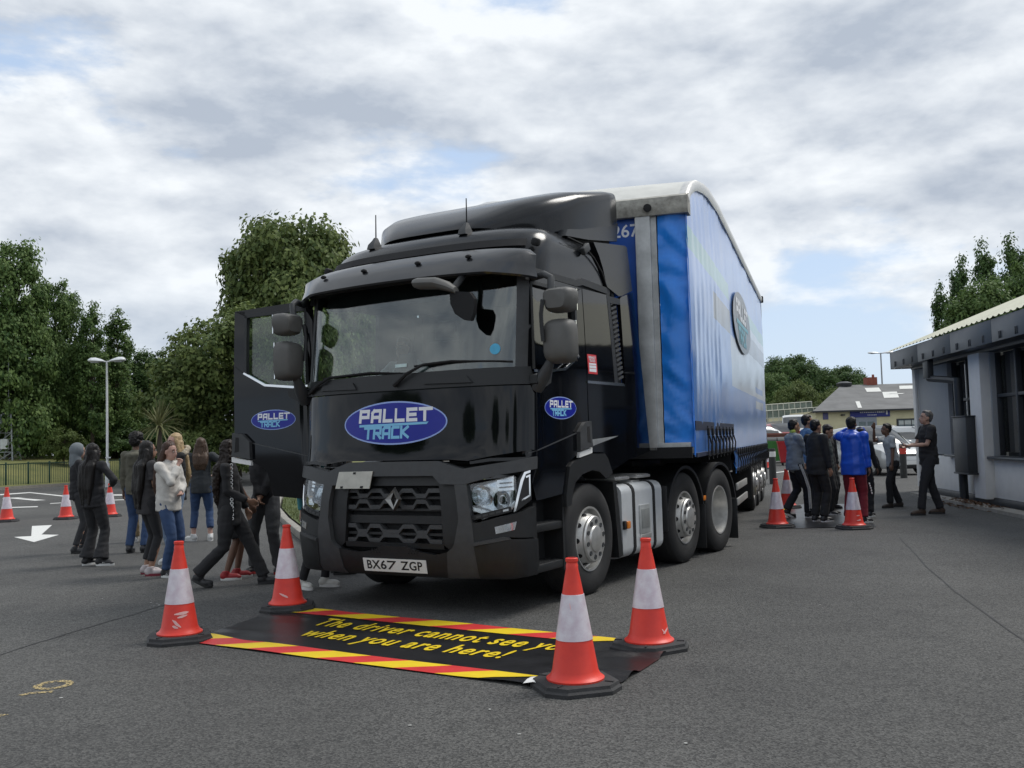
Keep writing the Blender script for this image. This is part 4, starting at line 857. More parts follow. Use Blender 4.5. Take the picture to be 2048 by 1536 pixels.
# ================================================================ office building on the right
BC=Vector((9.57,23.5,0)); BE=R(7); BD=Vector((-math.sin(BE),-math.cos(BE),0)); BN=Vector((-math.cos(BE),math.sin(BE),0))
M_REND=mat('white_render',(.68,.67,.645),.85,0,var=.05,vs=4,bump=.25,bs=90)
M_RENDG=mat('grey_render_panel',(.30,.31,.32),.8,0,var=.05,vs=3,bump=.1,bs=90)
M_FASC=mat('anthracite_fascia',(.036,.045,.055),.42,0,var=.12,vs=5)
M_FRAME=mat('window_frame_dark',(.025,.028,.032),.5)
M_PANE=glass('office_glass',(.25,.28,.28),.02,1.6,.08)
M_SHEET=mat('cream_roof_sheet',(.60,.59,.46),.6,0,var=.12,vs=3)
def build_office():
    T=empty('office_building',BC,0,'white rendered office building with dark fascia and pale ribbed roof on the right','building')
    def W(a,o,z): return BD*a+BN*o+Vector((0,0,z))
    def bx(name,a0,a1,o0,o1,z0,z1,m,par=T,bev=.01):
        b=B(); b.box((0,0,0),(a1-a0,o1-o0,z1-z0),bev=bev); b.map(lambda v:W((a0+a1)/2+v.x,(o0+o1)/2+v.y,(z0+z1)/2+v.z)); return b.obj(name,m,par,smooth=30)
    END=17
    bx('plinth',0.02,END,-.3,.03,0,.13,M_FRAME)
    bx('end_wall',0,.22,-8.5,.0,.13,3.0,M_REND)
    bx('corner_wall',.23,2.35,-.3,-.02,.88,2.85,M_RENDG); bx('corner_post',0,.22,.003,.06,.1,2.86,M_REND)
    bx('dado_wall',.225,END,-.3,-.005,.132,.86,M_REND,bev=.004)
    bx('head_beam',.0,END,-.3,.08,2.86,3.02,M_FASC)
    pil=[(4.3,4.93),(9.0,9.6),(13.6,14.2)]
    for a0,a1 in pil: bx('pilaster',a0,a1,-.2,.16,.10,2.86,M_REND)
    for a0,a1 in ((2.40,4.28),(4.98,8.95),(9.65,13.55),(14.25,END)):
        fr=bx('window_frame',a0,a1,-.28,-.26,.9,2.85,M_FRAME)
        bx('window_pane',a0+.06,a1-.06,-.20,-.19,.98,2.78,M_PANE,fr,0)
        n=max(1,round((a1-a0)/1.0)); 
        for k in range(n+1): a=a0+(a1-a0)*k/n; bx('mullion',max(a0,a-.04),min(a1,a+.04),-.21,-.10,.92,2.84,M_FRAME,fr,.004)
        bx('transom',a0,a1,-.205,-.105,2.0,2.06,M_FRAME,fr,.004)
        bx('reveal',a0-.02,a0+.03,-.2,-.01,.9,2.85,M_RENDG,fr,.003)
        sl=bx('window_sill',a0-.04,a1+.03,-.2,.12,.855,.905,M_FASC)
    # fascia panels, soffit, gutter straps
    a=-.1; 
    while a<END:
        a1=min(a+2.25,END); bx('fascia_panel',a+.006,a1-.006,.44,.50,2.90,3.30,M_FASC,T,.004)
        for k in range(3):
            aa=a+.35+k*.72
            for d in (0,.07): 
                if aa+d<a1: bx('fascia_clip',aa+d,aa+d+.022,.498,.512,2.935,3.06,M_FRAME,T,.002)
        a=a1
    bx('fascia_end',-.16,-.105,-.6,.50,2.90,3.30,M_FASC,T,.004)
    bx('soffit',-.1,END,-.3,.445,2.915,2.945,M_FASC,T,.0)
    # pitched ribbed roof
    tp=math.tan(R(21)); b=B(); rows=[]; n=int((END+.16)/.09)
    for i in range(n+1):
        aa=-.16+i*.09; dz=.03 if i%3==0 else 0.0
        rows.append([W(aa,.53,3.315+dz),W(aa,-4.8,3.315+5.33*tp+dz),W(aa,-10.0,3.315+.2+dz)])
    b.grid(rows); b.obj('roof',M_SHEET,T,smooth=20)
    b=B(); b.prism([(.4,2.95),(-4.8,2.95+5.3*tp),(-10,3.0)],-.1,-.02,'X'); b.map(lambda v:W(v.x,v.y,v.z)); b.obj('gable',M_REND,T)
    # rainwater pipe
    b=B(); P=lambda a,o,z:W(a,o,z)
    b.box((0,0,0),(.36,.12,.46),bev=.01); b.map(lambda v:W(2.52+v.x,.40+v.y,2.76+v.z)); hp=b.obj('rainwater_hopper',M_FRAME,T)
    b=B(); b.tube([W(2.55,.40,2.52),W(3.35,.22,2.44),W(3.62,.16,2.40)],.07,8); b.obj('pipe_offset',M_FRAME,hp)
    b=B(); b.tube([W(3.64,.16,2.46),W(3.66,.16,.0)],.085,10); b.obj('downpipe',M_FRAME,T)
    wb=bx('wall_box',3.76,4.56,.17,.34,.58,1.66,M_FRAME,T,.012); bx('box_lip',3.74,4.6,.16,.36,.55,.58,M_FRAME,wb,.004); bx('box_lip',3.74,4.58,.16,.36,1.662,1.685,M_FRAME,wb,.004)
    return T
OFFICE=build_office()
b=B(); b.prism([(0,0),(.3,0),(.3,.06),(0,.06)],0,16,'Y'); b.map(lambda v:BC+BD*(1.6+v.y)+BN*(.35+v.x)+Vector((0,0,v.z))); b.cut('Y',.9,-20,30); tag(b.obj('edging_strip',M_KERB),kind='structure')
# dead leaves lying along the wall
M_LEAFD=mat('dead_leaf',(.12,.06,.03),.9,0,var=.4,vs=30)
random.seed(3); b=B()
for i in range(260):
    a=random.gauss(5.2,.7); o=.35+abs(random.gauss(.1,.22)); c=BC+BD*a+BN*o; r=random.uniform(.02,.05); t=random.uniform(0,6.3); z=random.uniform(.062,.075) if o<.66 else random.uniform(.006,.02)
    b._new([c+Vector((r*math.cos(t),r*math.sin(t),z)),c+Vector((-.6*r*math.sin(t),.6*r*math.cos(t),z+.015)),c+Vector((-r*math.cos(t),-r*math.sin(t),z)),c+Vector((.6*r*math.sin(t),-.6*r*math.cos(t),z+.01))],[(0,1,2,3)])
tag(b.obj('dead_leaves',M_LEAFD,smooth=0),'brown dead leaves drifted along the foot of the office wall','leaves',kind='stuff')
# ================================================================ sloping car park far right
b=B(); 
zs=lambda x,y:max(0,min(.75,(y-47)*.038))*min(1,max(0,(x-7)/6))
b.grid([[(x,y,zs(x,y)+.006) for x in range(6,76,3)] for y in range(46,121,3)]); tag(b.obj('car_park',M_ASPH),kind='structure')
def build_unit():
    Y=75; O=Vector((22.9,Y,.55)); T=empty('workshop_building',O,0,'low cream industrial unit with grey sheeted roof, rooflights and blue sign','building')
    M_CR=mat('cream_cladding',(.70,.64,.40),.75,0,var=.10,vs=1.2); M_GR=mat('grey_sheet_roof',(.15,.15,.148),.85,0,var=.25,vs=.8,bump=.2,bs=4)
    Wd=24; He=2.5
    def bx(name,x0,x1,y0,y1,z0,z1,m,par=T): b=B(); b.box(((x0+x1)/2,(y0+y1)/2,(z0+z1)/2),(x1-x0,y1-y0,z1-z0)); return b.obj(name,m,par,smooth=0)
    bx('front_wall',0,Wd,0,.2,0,He,M_CR); bx('side_wall',.003,.2,.2,14,0,He,M_CR)
    b=B(); b._new([(-.35,-.45,He-.02),(Wd,-.45,He-.02),(Wd,9.5,He+2.35),(5.2,9.5,He+2.35)],[(0,1,2,3)]); b._new([(-.35,-.45,He-.02),(5.2,9.5,He+2.35),(5.2,10,He-.5),(1,10,He-.5)],[(0,1,2,3)]); rf=b.obj('roof',M_GR,T,smooth=0)
    sl=(2.37)/9.95
    for x,y0,y1,sk in ((3.3,.2,2.6,1.9),(6.2,6.2,7.9,1.2),(6.6,3.6,6.0,2.2),(7.4,5.0,5.3,1),(9.5,4.2,7.0,2.4),(9.2,7.0,8.4,1.5),(13.0,3.9,5.5,1.2),(12,.1,2,1.8)):
        w=.32 if y0<1 else 1.2; b=B(); zz=lambda y:He-.02+(y+.45)*sl+.03
        b._new([(x,y0,zz(y0)),(x+w,y0,zz(y0)),(x+w+sk*.35,y1,zz(y1)),(x+sk*.35,y1,zz(y1))],[(0,1,2,3)]); b.obj('rooflight',mat('rooflight',(.66,.66,.62),.5),rf,smooth=0)
    bx('gutter',-.35,Wd,-.52,-.42,He-.12,He,M_FRAME)
    ch=bx('chimney',7.3,8.2,9.2,10,He+2.1,He+2.95,mat('red_brick',(.25,.075,.05),.9,0,var=.2,vs=8),rf)
    b=B(); b.lathe([(.12,0),(.1,.25),(0,.25)],n=8); b.map(lambda v:v+Vector((8.0,9.6,He+2.95))); b.obj('chimney_pot',mat('red_brick',(.25,.075,.05),.9),rf)
    b=B(); b.lathe([(.6,0),(.7,.3),(.3,.45),(0,.45)],n=10); b.map(lambda v:v+Vector((5.4,9.3,He+2.2))); b.obj('roof_vent',M_FRAME,rf)
    for x0,x1 in ((6.1,7.75),(8.9,10.6),(12.0,13.9),(15.5,17.2)):
        w=bx('window',x0,x1,-.04,.0,.75,1.75,M_FRAME)
        bx('pane',x0+.12,x1-.12,-.055,-.045,.85,1.65,mat('far_pane',(.13,.17,.18),.12),w)
        for k in (1,2): xx=x0+(x1-x0)*k/3; bx('glazing_bar',xx-.03,xx+.03,-.07,-.057,.85,1.65,M_FRAME,w)
        bx('blind',x0+.15,x1-.15,-.064,-.058,1.3,1.6,mat('blind_pale',(.5,.53,.5),.7),w)
    dr=bx('door',3.0,4.6,-.03,.0,0,1.95,mat('door_grey',(.30,.33,.37),.6)); bx('door_pane',3.25,3.75,-.045,-.032,.3,1.6,mat('far_pane',(.13,.17,.18),.12),dr); bx('door_pane',3.9,4.4,-.045,-.032,.3,1.6,mat('far_pane',(.13,.17,.18),.12),dr)
    sg=bx('sign_board',2.6,5.6,-.1,-.02,1.95,2.5,mat('sign_blue',(.02,.03,.22),.5))
    for k in range(9): bx('sign_letter',3.35+k*.14,3.44+k*.14,-.112,-.103,2.26,2.34,M_WHITE,sg)
    for k in range(4): bx('sign_letter',4.62+k*.15,4.74+k*.15,-.112,-.103,2.25,2.36,M_WHITE,sg)
    for k in range(6): bx('sign_letter',3.9+k*.12,3.97+k*.12,-.112,-.103,2.06,2.12,M_WHITE,sg)
    bx('sign_mark',5.3,5.42,-.112,-.103,2.1,2.4,M_WHITE,sg)
    bx('small_sign',.55,.95,-.05,-.005,1.85,2.35,mat('shield_sign',(.10,.10,.22),.5)); bx('drainpipe',8.55,8.65,-.1,-.005,0,He,M_FRAME)
    for x in (1.9,8.9,13.2): bx('wall_lamp',x,x+.25,-.3,-.005,2.1,2.2,M_FRAME)
    return T
UNIT=build_unit()
# ramp with railings, brick walls
def ramp():
    M_CONC=mat('pale_concrete',(.48,.47,.43),.85,0,var=.1,vs=1.5); M_BRK=mat('dark_brick',(.075,.05,.042),.9,0,var=.25,vs=3); M_RAIL=mat('cream_rail',(.60,.60,.50),.6)
    Y=82; a=dp(1500,846,Y); c=dp(1640,836,Y); T=empty('access_ramp',(a.x,Y,0),0,'concrete access ramp with two rows of pale railings behind the trailer','ramp')
    L_=c.x-a.x; za,zc=a.z,c.z; zz=lambda x:za+(zc-za)*x/L_
    b=B(); b.prism([(0,zz(0)-.25),(L_,zz(L_)-.25),(L_,zz(L_)),(0,zz(0))],0,2.2,'Y'); b.obj('deck',M_CONC,T)
    b=B(); b.prism([(0,0.3),(L_,.3),(L_,zz(L_)-.25),(0,zz(0)-.25)],.1,2.1,'Y'); b.obj('ramp_wall',M_BRK,T)
    for y,dz in ((0.05,0),(2.1,.55)):
        n=12
        for k in range(n+1): x=L_*k/n; b=B(); b.box((x,y,zz(x)+dz+.45),(.06,.06,.95)); b.obj('rail_post',M_RAIL,T)
        for h in (.28,.9): b=B(); b.tube([(0,y,zz(0)+dz+h),(L_,y,zz(L_)+dz+h)],.04,6); b.obj('rail',M_RAIL,T)
        b=B(); b.box((L_/2,y+.04,(za+zc)/2+dz+.55),(L_,.01,.62),rot=Matrix.Rotation(-math.atan2(zc-za,L_),3,'Y')); b.obj('rail_infill',mat('rail_infill',(.20,.24,.20),.7,0,var=.35,vs=3),T)
    p=dp(1523,870,54); q=dp(1596,866,54)
    T2=empty('brick_wall',(p.x,54,0),0,'low red brick wall with railings beyond the trailer, behind the bins','wall'); w=q.x-p.x+1.2
    b=B(); b.box((w/2,.15,.65),(w,.3,1.5)); b.obj('brickwork',mat('wall_brick',(.21,.085,.06),.9,0,tint2=(.13,.06,.045),vs=6),T2)
    b=B(); b.box((w/2,.15,1.43),(w+.1,.36,.08)); b.obj('coping',mat('coping_brick',(.30,.12,.09),.9),T2)
    b=B(); b.box((w/2,-.5,.75),(w,.04,.04)); b.obj('rail',mat('fence_grey',(.14,.14,.145),.6),T2)
    for k in range(7): b=B(); b.box((.2+k*w/7,-.5,.4),(.05,.05,.8)); b.obj('rail_post',mat('fence_grey',(.14,.14,.145),.6),T2)
ramp()
# ================================================================ bins, bollards, lamps
def bin_(u,v,col,label,w=1.3):
    p=gp(u,v); T=empty('wheeled_bin',p,R(-12),label,'bin','large wheeled refuse bins'); m=mat('bin_'+label[:5],col,.5,0,var=.12,vs=3)
    b=B(); b.rings([[Vector((sx*w/2*k,sy*.45*k,z)) for sx,sy in ((-1,-1),(1,-1),(1,1),(-1,1))] for z,k in ((.14,.82),(1.0,1.0),(1.06,1.04),(1.10,1.04))]).bevel(.03); b.obj('bin_body',m,T)
    b=B(); b.lathe([(.46,-w/2),(.46,w/2)],axis='X',n=14,a0=R(0),a1=R(180)); b.map(lambda v:Vector((v.x,v.y,1.08+v.z*.42))); b.obj('bin_lid',mat('bin_lid_dark',(.05,.055,.055),.6),T)
    for sx in (-.45,.45):
        for sy in (-.3,.3): b=B(); b.lathe([(.08,-.03),(.09,-.02),(.09,.02),(.08,.03)],axis='X',n=12); b.map(lambda v:v+Vector((sx,sy,.09))); b.obj('castor',M_MATT,T)
    if 'red' in label: b=B(); b.box((.1,-.455,.78),(.5,.012,.07)); b.obj('print',M_WHITE,T)
bin_(1562,927,(.05,.20,.045),'green wheeled refuse bin beside the red one by the brick wall'); bin_(1586,930,(.38,.02,.025),'red wheeled refuse bin with white print by the brick wall')
def bollard(u,v,bands,label,r=.10,h=1.02):
    p=gp(u,v); T=empty('bollard',p,0,label,'bollard','black bollards with coloured bands'); mb=mat('bollard_black',(.022,.023,.022),.6,0,var=.15,vs=8)
    b=B(); b.lathe([(r,0),(r,h-.03),(r*.9,h),(0,h)],n=20); b.obj('post',mb,T)
    for z0,z1,m in bands: b=B(); b.lathe([(r+.001,z0),(r+.004,z0+.003),(r+.004,z1-.003),(r+.001,z1)],n=20); b.obj('band',m,T)
bollard(1546.5,968,((.78,.93,M_WHITE),),'black bollard with one white band just behind the trailer')
bollard(1808,956,((.72,.90,mat('band_red',(.60,.06,.04),.5)),),'black bollard with one red band in front of the silver car')
def lamp_twin(u,vb,vt,Y,label,zb=0,r=.055,arm=.62,far=False):
    base=dp(u,vb,Y); top=dp(u,vt,Y).z; x=base.x; T=empty('lamp_post',(x,Y,zb),0,label,'lamp post','twin-headed lamp posts'); H=top-zb
    mg=mat('lamp_column_white',(.62,.63,.62),.5,0,var=.08) if not far else mat('lamp_column_grey',(.32,.33,.34),.5)
    b=B(); b.lathe([(r*1.9,0),(r*1.9,1.0),(r*1.1,1.05),(r*.8,H)],n=12); b.obj('column',mg,T)
    b=B(); b.box((.08,-r*2.2,1.25),(.22,.05,.05)); b.obj('bracket',mg,T)
    for sx in (-1,1):
        b=B(); b.tube([(0,0,H-.03),(sx*.18,0,H-.01),(sx*.3,0,H)],r*.6,6); b.obj('arm',mg,T)
        b=B(); b.rings([[Vector((sx*(.12+arm*t),wy*.2*k,H+dz*k+.04*t)) for wy,dz in ((-1,0),(-.7,.10),(0,.14),(.7,.10),(1,0),(.6,-.07),(-.6,-.07))] for t,k in ((0,.25),(.2,.6),(.55,1.0),(.85,.9),(1,.45))]); hd=b.obj('lamp_head',mat('lamp_head_white',(.70,.72,.73),.35,.1),T,smooth=50)
        b=B(); b.box((sx*(.12+arm*.6),0,H-.05),(.3,.18,.03),bev=.01); b.obj('lamp_lens',mat('lamp_lens_grey',(.45,.47,.48),.2),hd)
lamp_twin(215,960,722,42,'white twin-headed lamp post rising among the trees on the left',0,.05,.66)
lamp_twin(1765,780,706,95,'far grey twin-headed street lamp above the grey workshop roof',0,.08,1.1,True)
# lattice mast
def mast():
    p=dp(17,917,50.5); T=empty("lattice_mast",(p.x,50.5,1.15),0,'grey steel lattice mast on the grass bank at the far left','mast'); H=dp(17,850,50.5).z-1.15+1.3; m=mat('mast_steel',(.30,.32,.33),.5,.3)
    for sx,sy in ((-1,-1),(1,-1),(1,1),(-1,1)): b=B(); b.tube([(sx*.42,sy*.42,0),(sx*.24,sy*.24,H*.75),(sx*.05,sy*.05,H)],.045,5); b.obj('leg',m,T)
    for k in range(5):
        z0,z1=k*H/6.5,(k+1)*H/6.5; w0=.42-.18*z0/(H*.75); w1=.42-.18*z1/(H*.75)
        for sy in (-1,1):
            b=B(); b.tube([(-w0,sy*w0,z0),(w1,sy*w1,z1)],.025,4); b.obj('brace',m,T)
            b=B(); b.tube([(-w1,sy*w1,z1),(w1,sy*w1,z1)],.025,4); b.obj('brace',m,T)
    b=B(); b.box((0,-.4,.9),(.35,.2,.5)); b.obj('equipment_box',mat('box_white',(.6,.62,.62),.6),T)
    b=B(); b.tube([(0,0,H),(0,0,H+2.2)],.02,5); b.obj('whip',m,T)
mast()
# ================================================================ fence and grass bank on the left
FA,FB=Vector((-24.6,37.5,0)),Vector((-16.6,55.5,0)); FD=(FB-FA).normalized()
M_FENCE=mat('fence_green',(.012,.045,.030),.5)
def on_fence(u):
    d=ray(u,960); # intersect vertical plane through the column with the fence line
    t=(FA.x*d.y-FA.y*d.x)/(FD.y*d.x-FD.x*d.y); return t
T=empty('railing_fence',FA,math.atan2(-FD.x,FD.y),'dark green vertical-bar railing fence in front of the grass bank on the left','fence')
posts=[on_fence(u) for u in (-78,-33,11.6,56.7,99,141,185,240,290,345,400)]
for t in posts: b=B(); b.box((0,t,.58),(.06,.06,1.16),bev=.006); b.obj('post',M_FENCE,T)
for t0,t1 in zip(posts,posts[1:]):
    b=B(); b.box((0,(t0+t1)/2,1.08),(.03,t1-t0-.06,.045)); b.obj('top_rail',M_FENCE,T)
    b=B(); b.box((0,(t0+t1)/2,.14),(.03,t1-t0-.06,.045)); b.obj('bottom_rail',M_FENCE,T)
    n=int((t1-t0)/.115); b=B()
    for k in range(1,n): b.box((0,t0+(t1-t0)*k/n,.61),(.016,.016,.92))
    o=b.obj('bars',M_FENCE,T,smooth=0); o['kind']='stuff'
b=B(); FN=Vector((-FD.y,FD.x,0))
rows=[]
for i in range(-14,46):
    p=FA+FD*(i*2.0); row=[]
    for w,z in ((-.35,.02),(-.30,.13),(.0,.16),(.6,.25),(2,.6),(4,1.05),(7,1.35),(12,1.45),(22,1.5),(45,1.4)):
        q=p+FN*w; row.append(Vector((q.x,q.y,z*(1+.12*noise.noise(q*.15))*(1 if i<8 else max(.45,1-(i-8)*.03)))))
    rows.append(row)
b.grid(rows); BANK=tag(b.obj('grass_bank',mat('bank_grass',(.19,.185,.06),.95,0,tint2=(.10,.115,.032),vs=.6,bump=.5,bs=6,bdist=.05),smooth=60),kind='structure')
b=B(); b.box((0,0,.06),(.16,70,.13)); b.map(lambda v:FA+FD*(v.y+25)-FN*(.32+v.x)+Vector((0,0,v.z))); tag(b.obj('kerb',M_KERB,smooth=0),kind='structure')
# ================================================================ trees
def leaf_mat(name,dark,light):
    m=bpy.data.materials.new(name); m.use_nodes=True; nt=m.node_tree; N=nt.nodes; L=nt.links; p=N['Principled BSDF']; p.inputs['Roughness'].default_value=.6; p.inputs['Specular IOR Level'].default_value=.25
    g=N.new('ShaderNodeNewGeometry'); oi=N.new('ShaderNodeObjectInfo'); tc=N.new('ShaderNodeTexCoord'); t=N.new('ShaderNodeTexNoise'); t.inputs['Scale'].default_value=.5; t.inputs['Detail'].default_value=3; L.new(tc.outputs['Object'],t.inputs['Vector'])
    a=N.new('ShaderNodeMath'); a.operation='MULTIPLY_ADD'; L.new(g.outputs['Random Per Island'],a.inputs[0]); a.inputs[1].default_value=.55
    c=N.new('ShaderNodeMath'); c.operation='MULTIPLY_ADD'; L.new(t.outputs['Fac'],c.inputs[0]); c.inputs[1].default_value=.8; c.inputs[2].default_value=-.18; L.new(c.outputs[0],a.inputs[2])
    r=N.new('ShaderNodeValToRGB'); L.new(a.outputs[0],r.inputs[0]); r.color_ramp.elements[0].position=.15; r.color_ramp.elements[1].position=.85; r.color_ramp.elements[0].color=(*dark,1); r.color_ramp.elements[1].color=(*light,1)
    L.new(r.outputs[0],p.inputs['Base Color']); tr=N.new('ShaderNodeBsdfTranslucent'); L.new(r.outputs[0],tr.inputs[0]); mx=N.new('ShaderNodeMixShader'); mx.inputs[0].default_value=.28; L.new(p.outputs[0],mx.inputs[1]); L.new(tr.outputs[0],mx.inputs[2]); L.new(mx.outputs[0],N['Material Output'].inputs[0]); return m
L_MAPLE=leaf_mat('leaf_deep_green',(.046,.098,.028),(.165,.24,.07))
L_OLIVE=leaf_mat('leaf_olive',(.056,.094,.028),(.20,.245,.074))
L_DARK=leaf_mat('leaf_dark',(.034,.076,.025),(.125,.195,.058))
L_LIGHT=leaf_mat('leaf_fresh',(.05,.085,.022),(.18,.23,.065))
M_BARK=mat('bark',(.075,.06,.045),.95,0,var=.3,vs=6,bump=.6,bs=14)
def crown_mesh(env,nclump,nleaf,ls,clr,seed,open_=0.0):
    """env: ellipsoids (x,y,z,rx,ry,rz); leaves gather in clumps near the envelope's skin"""
    rnd=random.Random(seed); vs=[];fs=[]; tot=sum(e[3]*e[4]+e[3]*e[5] for e in env); clumps=[]
    for e in env:
        n=max(3,int(nclump*(e[3]*e[4]+e[3]*e[5])/tot))
        for _ in range(n):
            while True:
                d=Vector((rnd.gauss(0,1),rnd.gauss(0,1),rnd.gauss(0,1)))
                if d.length>.1: break
            d.normalize()
            if d.z<-.75: d.z*=-.5
            k=rnd.uniform(.62,1.02)**.7*(1+.13*noise.noise(d*2.3+Vector((seed,0,0))))
            clumps.append((Vector((e[0]+d.x*e[3]*k,e[1]+d.y*e[4]*k,e[2]+d.z*e[5]*k)),d,clr*rnd.uniform(.6,1.25)))
    for c,d,r in clumps:
        for _ in range(int(nleaf*rnd.uniform(.6,1.3))):
            o=Vector([max(-1,min(1,rnd.gauss(0,.46)))*f_ for f_ in (1,1,.78)])*r; p=c+o
            n=(o.normalized()*.7+d*.5+Vector((rnd.uniform(-.8,.8),rnd.uniform(-.8,.8),rnd.uniform(-.3,.9)))).normalized()
            u=n.orthogonal().normalized(); a=rnd.uniform(0,6.28); u=u*math.cos(a)+n.cross(u)*math.sin(a); w=n.cross(u); s=ls*rnd.uniform(.6,1.35)
            i=len(vs); vs+= [p-u*s*.55, p+w*s*.33-n*s*.06, p+u*s*.6-n*s*.12, p-w*s*.33-n*s*.06]; fs.append((i,i+1,i+2,i+3))
    me=bpy.data.meshes.new('crown'); me.from_pydata(vs,[],fs); return me
def trunk_mesh(H,r,env,seed,nb=9):
    rnd=random.Random(seed); b=B(); b.tube([(0,0,-.2),(.02,0,H*.15),(rnd.uniform(-.1,.1),rnd.uniform(-.1,.1),H*.45),(rnd.uniform(-.2,.2),rnd.uniform(-.2,.2),H*.8)],[r*1.3,r,r*.75,r*.25],8)
    for k in range(nb):
        e=rnd.choice(env); z0=H*rnd.uniform(.2,.55); t=Vector((e[0]+rnd.uniform(-.7,.7)*e[3],e[1]+rnd.uniform(-.7,.7)*e[4],e[2]+rnd.uniform(-.1,.6)*e[5])); a=Vector((0,0,z0)); mid=a.lerp(t,.5)+Vector((0,0,.3)); b.tube([a,mid,t],[r*.45,r*.28,r*.06],5)
    return b.mesh(50)
PROTO={}
def proto(name,H,env,ncl,nl,ls,clr,seed,r=.22):
    PROTO[name]=(H,crown_mesh(env,ncl,nl,ls,clr,seed),trunk_mesh(H,r,env,seed))
proto('round',10,[(0,0,7.0,3.9,3.9,2.9),(-2.2,.3,5.0,2.6,2.6,2.2),(2.3,-.2,5.2,2.6,2.8,2.3),(.3,-2.0,4.4,2.6,2.2,1.9)],420,150,.23,.80,11)
proto('tall',12,[(0,0,8.8,2.3,2.3,3.2),(.4,.2,5.6,3.1,3.1,3.0),(-1.3,-.6,4.2,2.4,2.4,2.6),(1.4,-.4,3.4,2.3,2.3,2.4),(0,-.8,2.0,2.8,2.6,1.8)],460,140,.22,.75,23)
proto('poplar',12,[(0,0,9.2,.95,.95,2.8),(.15,.1,6.2,1.35,1.35,2.6),(-.2,0,3.6,1.5,1.5,2.4),(.7,0,7.2,.6,.6,2.0)],230,80,.20,.55,37,.16)
proto('bush',4,[(0,0,2.0,1.9,1.7,1.7),(1.2,-.3,1.3,1.3,1.2,1.2),(-1.2,.1,1.4,1.4,1.2,1.3)],150,95,.18,.45,41,.08)
proto('mimosa',7,[(0,0,4.6,2.8,2.6,2.0),(-1.8,-.2,3.2,1.9,1.8,1.5),(1.9,0,3.4,2.1,1.9,1.7),(0,-1.4,2.4,2.4,1.7,1.6),(-.6,0,5.9,1.3,1.2,1.0)],320,105,.18,.62,53,.16)
def tree(kind,u,vt,Y,wpx,label,leaf,zb=0,cat='tree',name='tree',grp='trees and shrubs around the yard',rz=None,vb=None,wid=1.0):
    H0,cm,tm=PROTO[kind]; top=dp(u,vt,Y); H=top.z-zb; sc=H/(H0*1.0); natural={'round':9.6,'tall':6.6,'poplar':3.0,'bush':4.6,'mimosa':7.6}[kind]*sc; sxy=(wpx*Y/F_PX)/natural*sc*wid
    T=empty(name,(top.x,Y,zb),random.uniform(0,6.28) if rz is None else rz,label,cat,grp)
    if not cm.materials: cm.materials.append(L_DARK)
    o=mobj('crown',cm,None,T); o.scale=(sxy,sxy,sc); o.material_slots[0].link='OBJECT'; o.material_slots[0].material=leaf
    o=mobj('trunk',tm,None,T); o.scale=(sxy,sxy,sc)
    if not tm.materials: tm.materials.append(M_BARK)
    return T
random.seed(21)
